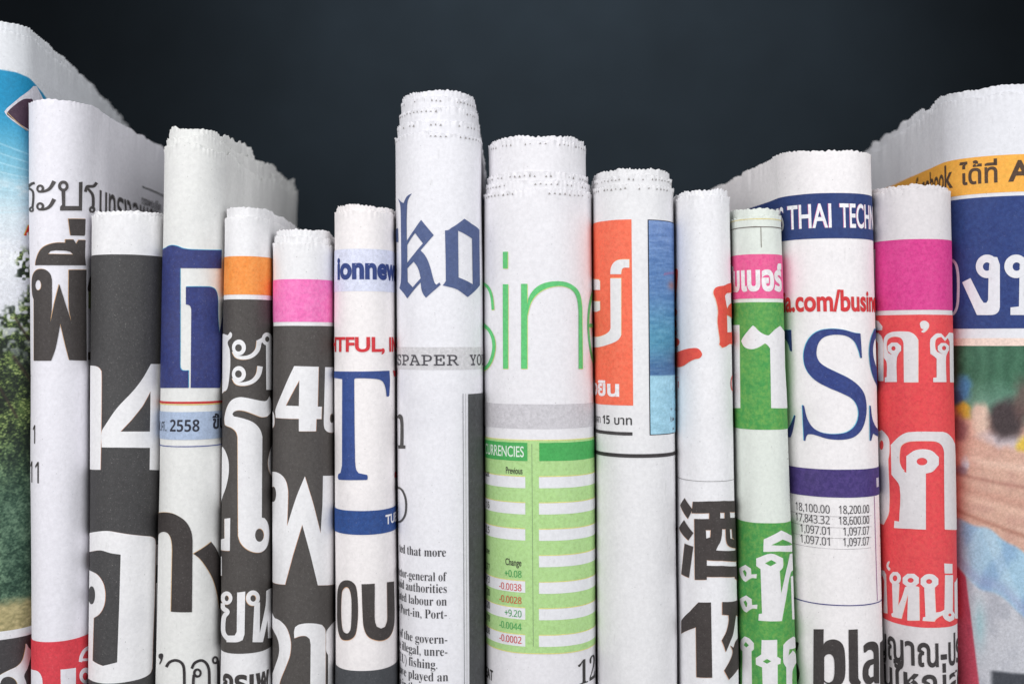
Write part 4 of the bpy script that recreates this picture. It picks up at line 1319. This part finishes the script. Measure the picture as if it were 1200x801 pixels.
# ---- newspaper 13
A = arts[13]; p = papers[13]; WP = WHITE_P[13]
A.band('magenta_band', (208, 54, 134), 280, 363, lvl=0, second=(218, 76, 146), fleck=0.3)
A.band('red_field', (220, 66, 74), 368.5, 735, lvl=0, second=(224, 84, 82), fleck=0.3)
f = crop(1015, 350, 5.0)
OCT = math.pi / 8
FW = ((240, 170, 150), 0.5, -0.4)
A.poly('side_print', WP, [crop(1015, 280, 5.0)(rect(46, 60, 56, 400))], lvl=1, paper=True)
A.poly('headline', WP, [
    f([(105, 345), (104, 240), (112, 220), (130, 203), (165, 192), (245, 192), (270, 200), (290, 216), (305, 240), (305, 488), (222, 488), (220, 260), (212, 238), (195, 225), (165, 221), (140, 228), (125, 245), (122, 295), (130, 315), (125, 340)]),
    f(smooth_loop([(315, 145), (328, 130), (350, 130), (366, 145), (364, 170), (340, 195), (323, 192), (336, 178), (322, 172)])),
    f([(375, 240), (390, 220), (412, 203), (440, 203), (463, 228), (487, 197), (520, 203), (520, 488), (492, 488), (490, 250), (478, 228), (462, 247), (440, 222), (418, 228), (405, 245), (405, 290), (415, 312), (410, 345), (376, 322)]),
    f([(40, 205), (75, 200), (92, 220), (103, 260), (103, 480), (75, 480), (72, 260), (55, 225), (40, 220)]), f([(40, 120), (60, 125), (75, 130), (97, 160), (95, 182), (40, 185)])],
    lvl=1, paper=True, fringe=FW)
A.poly('headline', WP, [f([(112, 487), (112, 460), (122, 458), (122, 372), (105, 343), (120, 318), (130, 315), (150, 326), (190, 312), (206, 300), (182, 345), (182, 486)]),
                        f([(392, 487), (392, 462), (412, 460), (412, 350), (377, 320), (395, 305), (415, 310), (440, 322), (480, 308), (468, 340), (470, 487)])], lvl=2, paper=True)
A.poly('headline', WP, [cr(f, ell(168, 290, 42, 37, 8, OCT), ell(163, 290, 12, 13, 10)), cr(f, ell(451, 289, 36, 33, 8, OCT), ell(455, 288, 12, 13, 10))], lvl=3, paper=True)
f = crop(1015, 490, 5.0)
A.poly('headline', WP, [
    f([(145, 155), (195, 105), (250, 80), (450, 78), (475, 88), (500, 115), (515, 150), (535, 648), (458, 648), (455, 200), (450, 175), (435, 150), (410, 136), (380, 132), (270, 133), (235, 140), (210, 155), (200, 175), (196, 250), (210, 290), (225, 305), (150, 328)]),
    (f([(50, 80), (75, 75), (95, 68), (115, 90), (130, 112), (136, 140), (136, 205), (130, 240), (136, 540), (105, 620), (50, 600)]), f(ell(92, 155, 11, 28)))], lvl=1, paper=True, fringe=FW)
A.poly('headline', WP, [
    (f([(165, 640), (168, 598), (195, 603), (197, 400), (150, 328), (205, 300), (236, 318), (236, 220), (290, 185), (375, 185), (425, 225), (425, 270), (390, 310), (350, 322), (350, 650)]),
     f(ell(327, 252, 31, 22)))], lvl=2, paper=True)
f = crop(1020, 640, 5.0)
A.poly('headline', WP, [
    f(smooth_loop([(115, 85), (104, 90), (97, 110), (103, 130), (113, 139), (119, 127), (108, 114), (112, 98)])),
    f([(130, 215), (172, 215), (166, 345), (186, 300), (205, 235), (250, 228), (285, 235), (288, 430), (218, 430), (222, 275), (185, 420), (130, 408), (126, 392), (136, 386)]),
    (f([(315, 235), (375, 235), (382, 385), (410, 380), (432, 368), (434, 165), (478, 165), (478, 375), (490, 395), (485, 425), (460, 438), (435, 425), (420, 400), (398, 412), (380, 427), (375, 437), (305, 432), (308, 412), (322, 410)]), f(ell(462, 398, 9, 9))),
    f([(430, 97), (475, 100), (475, 155), (432, 155)]), f([(486, 210), (500, 185), (530, 175), (530, 420), (490, 418)]),
    f([(45, 150), (68, 138), (84, 140), (95, 160), (104, 390), (80, 385), (85, 200), (76, 170), (45, 180)])],
    lvl=1, paper=True, fringe=FW)
A.poly('headline', WP, [cr(f, ell(149, 184, 33, 40, 8, OCT), ell(148, 184, 13, 17, 12)), cr(f, ell(238, 196, 50, 42, 8, OCT), ell(237, 196, 17, 14, 12)),
                        cr(f, ell(345, 203, 55, 44, 8, OCT), ell(343, 203, 17, 14, 12))], lvl=2, paper=True)
A.text('headline', (58, 54, 55), 'ญาณ', 1041, 780, 27, x1=1100, pre='สัญ', post='-ประ', ref='ณ', bold=0.020, lvl=1)
A.text('headline', (58, 54, 55), 'ใหญ่สุด', 1049, 815, 25, pre='นั้น', post='ปี', ref='ณ', sx=0.86, bold=0.020, lvl=1)

# ---- newspaper 14
A = arts[14]; p = papers[14]; WP = WHITE_P[14]
A.band('yellow_strip', (240, 176, 74), 180, 224, lvl=0, second=(238, 164, 66), fleck=0.25)
BN = (82, 62, 48)
A.text('strip_lettering', BN, 'ebook', 1084, 212.5, 18, x1=1117, pre='fac', ref='x', bold=0.02, lvl=1)
A.text('strip_lettering', BN, 'ได้ที่', 1125.5, 211.5, 18, x1=1169, ref='บ', bold=0.020, lvl=1)
A.text('strip_lettering', BN, 'A', 1183, 211, 23, post='pp Store', ref='H', bold=0.03, sx=1.0, lvl=1)
A.band('blue_band', (38, 56, 114), 228.5, 384.5, lvl=0, second=(50, 72, 130), fleck=0.3)
f = crop(1050, 170, 3.64)
A.poly('headline', WP, [
    f([(400, 475), (432, 478), (443, 510), (443, 690), (438, 708), (425, 720), (405, 724), (345, 724), (283, 585), (318, 567), (362, 655), (374, 672), (386, 672), (393, 660), (395, 560)]),
    f([(528, 478), (556, 480), (572, 510), (572, 660), (700, 655), (700, 724), (488, 724), (488, 692), (524, 688)]),
    f(stroke([(215, 488), (240, 490), (257, 508), (265, 545), (267, 600), (264, 670), (255, 705), (240, 722), (215, 724)], 11))], lvl=1, paper=True)
A.poly('headline', WP, [cr(f, ell(389, 517, 48, 50), ell(388, 518, 17, 18)), cr(f, ell(512, 517, 50, 50), ell(514, 518, 17, 18)), cr(f, ell(640, 517, 50, 50), ell(642, 518, 17, 18))], lvl=2, paper=True)
A.poly('headline', WP, [f([(665, 500), (692, 500), (692, 724), (655, 724), (655, 560)])], lvl=3, paper=True)
A.band('pink_rule', (236, 212, 200), 396, 405, lvl=0)


def crowd(x, y):
    n = len(x)
    x0_, y0_ = x, y
    wx = 11 * (fbm(x / 15, y / 15, 201, 3) - 0.5); wy = 11 * (fbm(x / 15, y / 15, 207, 3) - 0.5)
    m_ = 1 - sstep(y, 520, 560)
    x = x + wx * m_; y = y + wy * m_
    c = np.tile(np.array([46, 92, 68.]), (n, 1))
    st = 0.5 + 0.5 * np.sin(x / 3.1 + 1.5 * vnoise(x / 14, y / 40, 3))
    c = blend(c, st * 0.30, (84, 140, 108))
    c = blend(c, sstep(y, 440, 474) * 0.75, (112, 158, 138))
    c = blend(c, (1 - sstep(x, 1117, 1134)) * 0.5 * (1 - sstep(y, 430, 450)), (24, 60, 42))
    skin = np.array([212, 168, 148.])
    sk = sstep(y + 9 * (fbm(x / 16, y / 16, 21) - 0.5) - 0.12 * (x - 1120), 476, 492)
    c = c * (1 - sk[:, None]) + skin * sk[:, None]
    c = blend(c, sstep(fbm(x / 15, y / 13, 22), 00.40, 0.8) * sk * 0.40, (190, 140, 128))
    c = blend(c, sstep(fbm(x / 20, y / 9, 24), 0.42, 0.85) * sk * 0.5, (226, 188, 168))

    def blob(c, cx, cy, rx, ry, col, soft=0.35, rot=0.0, amt=1.0):
        dx = (x - cx) * math.cos(rot) + (y - cy) * math.sin(rot); dy = -(x - cx) * math.sin(rot) + (y - cy) * math.cos(rot)
        d = np.hypot(dx / rx, dy / ry)
        return blend(c, (1 - sstep(d, 1 - soft, 1 + soft)) * amt, col)
    c = blob(c, 1127, 458, 10, 16, (72, 132, 180), .6)
    c = blob(c, 1121, 470, 6, 10, (56, 90, 130), .4)
    c = blob(c, 1129, 483, 9, 9, (214, 178, 60), .6)
    c = blob(c, 1124, 505, 10, 16, (150, 104, 104), .5)
    c = blob(c, 1150, 492, 10, 18, (224, 196, 176), .5)
    c = blob(c, 1178, 516, 26, 8, (206, 200, 210), .7, .15, .8)
    c = blob(c, 1180, 492, 22, 24, (58, 48, 50), .35)
    c = blob(c, 1198, 470, 10, 24, (96, 70, 66), .6, 0, .8)
    c = blob(c, 1204, 521, 12, 9, (224, 188, 70), .5)
    c = blob(c, 1260, 500, 34, 60, (160, 60, 60), .3)
    c = blob(c, 1131, 546, 5, 8, (206, 210, 222), .4)
    c = blob(c, 1126, 556, 7, 6, (150, 130, 140), .5)
    # arms
    for (y0, sl, wd, col, am) in ((540, .10, 5, (236, 200, 180), .6), (560, .14, 2.5, (160, 104, 92), .5), (585, .20, 4, (232, 190, 168), .6), (604, .30, 3, (160, 102, 84), .55), (628, .36, 6, (176, 112, 82), .6), (575, .2, 6, (196, 140, 122), .5)):
        c = blend(c, np.exp(-((y - y0 - sl * (x - 1120)) / wd) ** 2) * am, col)
    # light blue sleeve
    up = 616 + 0.05 * (x - 1120) + 0.0052 * np.maximum(0, x - 1124) ** 2 + 2 * np.sin(x / 6)
    up = np.where(x > 1178, up + 0 * x, up)
    dn = 676 + 0.55 * (x - 1120) + 4 * np.sin(x / 9)
    sl = sstep(y, up - 3, up + 3) 
    c = blend(c, sl, (160, 198, 222))
    c = blend(c, sl * sstep(np.sin((x - 1120) / 9.5 + (y - 640) / 17.0 + 2.2 * fbm(x / 30, y / 30, 51)), .1, 1.0) * .55, (120, 158, 200))
    c = blend(c, sl * sstep(np.sin((x - 1120) / 7.0 - (y - 640) / 21.0 + 3 * fbm(x / 34, y / 34, 53)), .2, 1.0) * .4, (190, 216, 232))
    c = blend(c, sl * np.exp(-((y - dn + 10) / 9) ** 2) * .3, (140, 130, 180))
    be = sstep(y, dn - 3, dn + 3)
    c = blend(c, be, (196, 198, 206))
    c = blend(c, be * sstep(fbm(x / 14, y / 24, 61), .45, .7) * .5, (160, 164, 176))
    c = blend(c, be * np.exp(-(((x - 1148) / 7) ** 2 + ((y - 738) / 26) ** 2)) * .5, (130, 196, 204))
    rp = be * (1 - sstep(x - (1131 + (y - 680) * 0.125), -1.0, 1.5))
    c = blend(c, rp, (190, 62, 84))
    c = blend(c, rp * sstep(fbm(x / 8, y / 22, 66), .5, .7) * .4, (150, 44, 70))
    c = blend(c, be * sstep(x, 1158, 1166) * sstep(y, 788, 793), (60, 64, 72))
    c = blend(c, 0.10 + 0 * x, (150, 140, 140))
    return c + (vnoise(x / 1.3, y / 1.3, 90)[:, None] - 0.5) * 16


A.picture('crowd_photo', crowd, p.A[p.ns] - 40, p.A[p.ns + NN] + 40, 405, 955, 1.25)

print('triangles', sum(sum(len(q.vertices) - 2 for q in o.data.polygons) for o in scene.objects if o.type == 'MESH'))
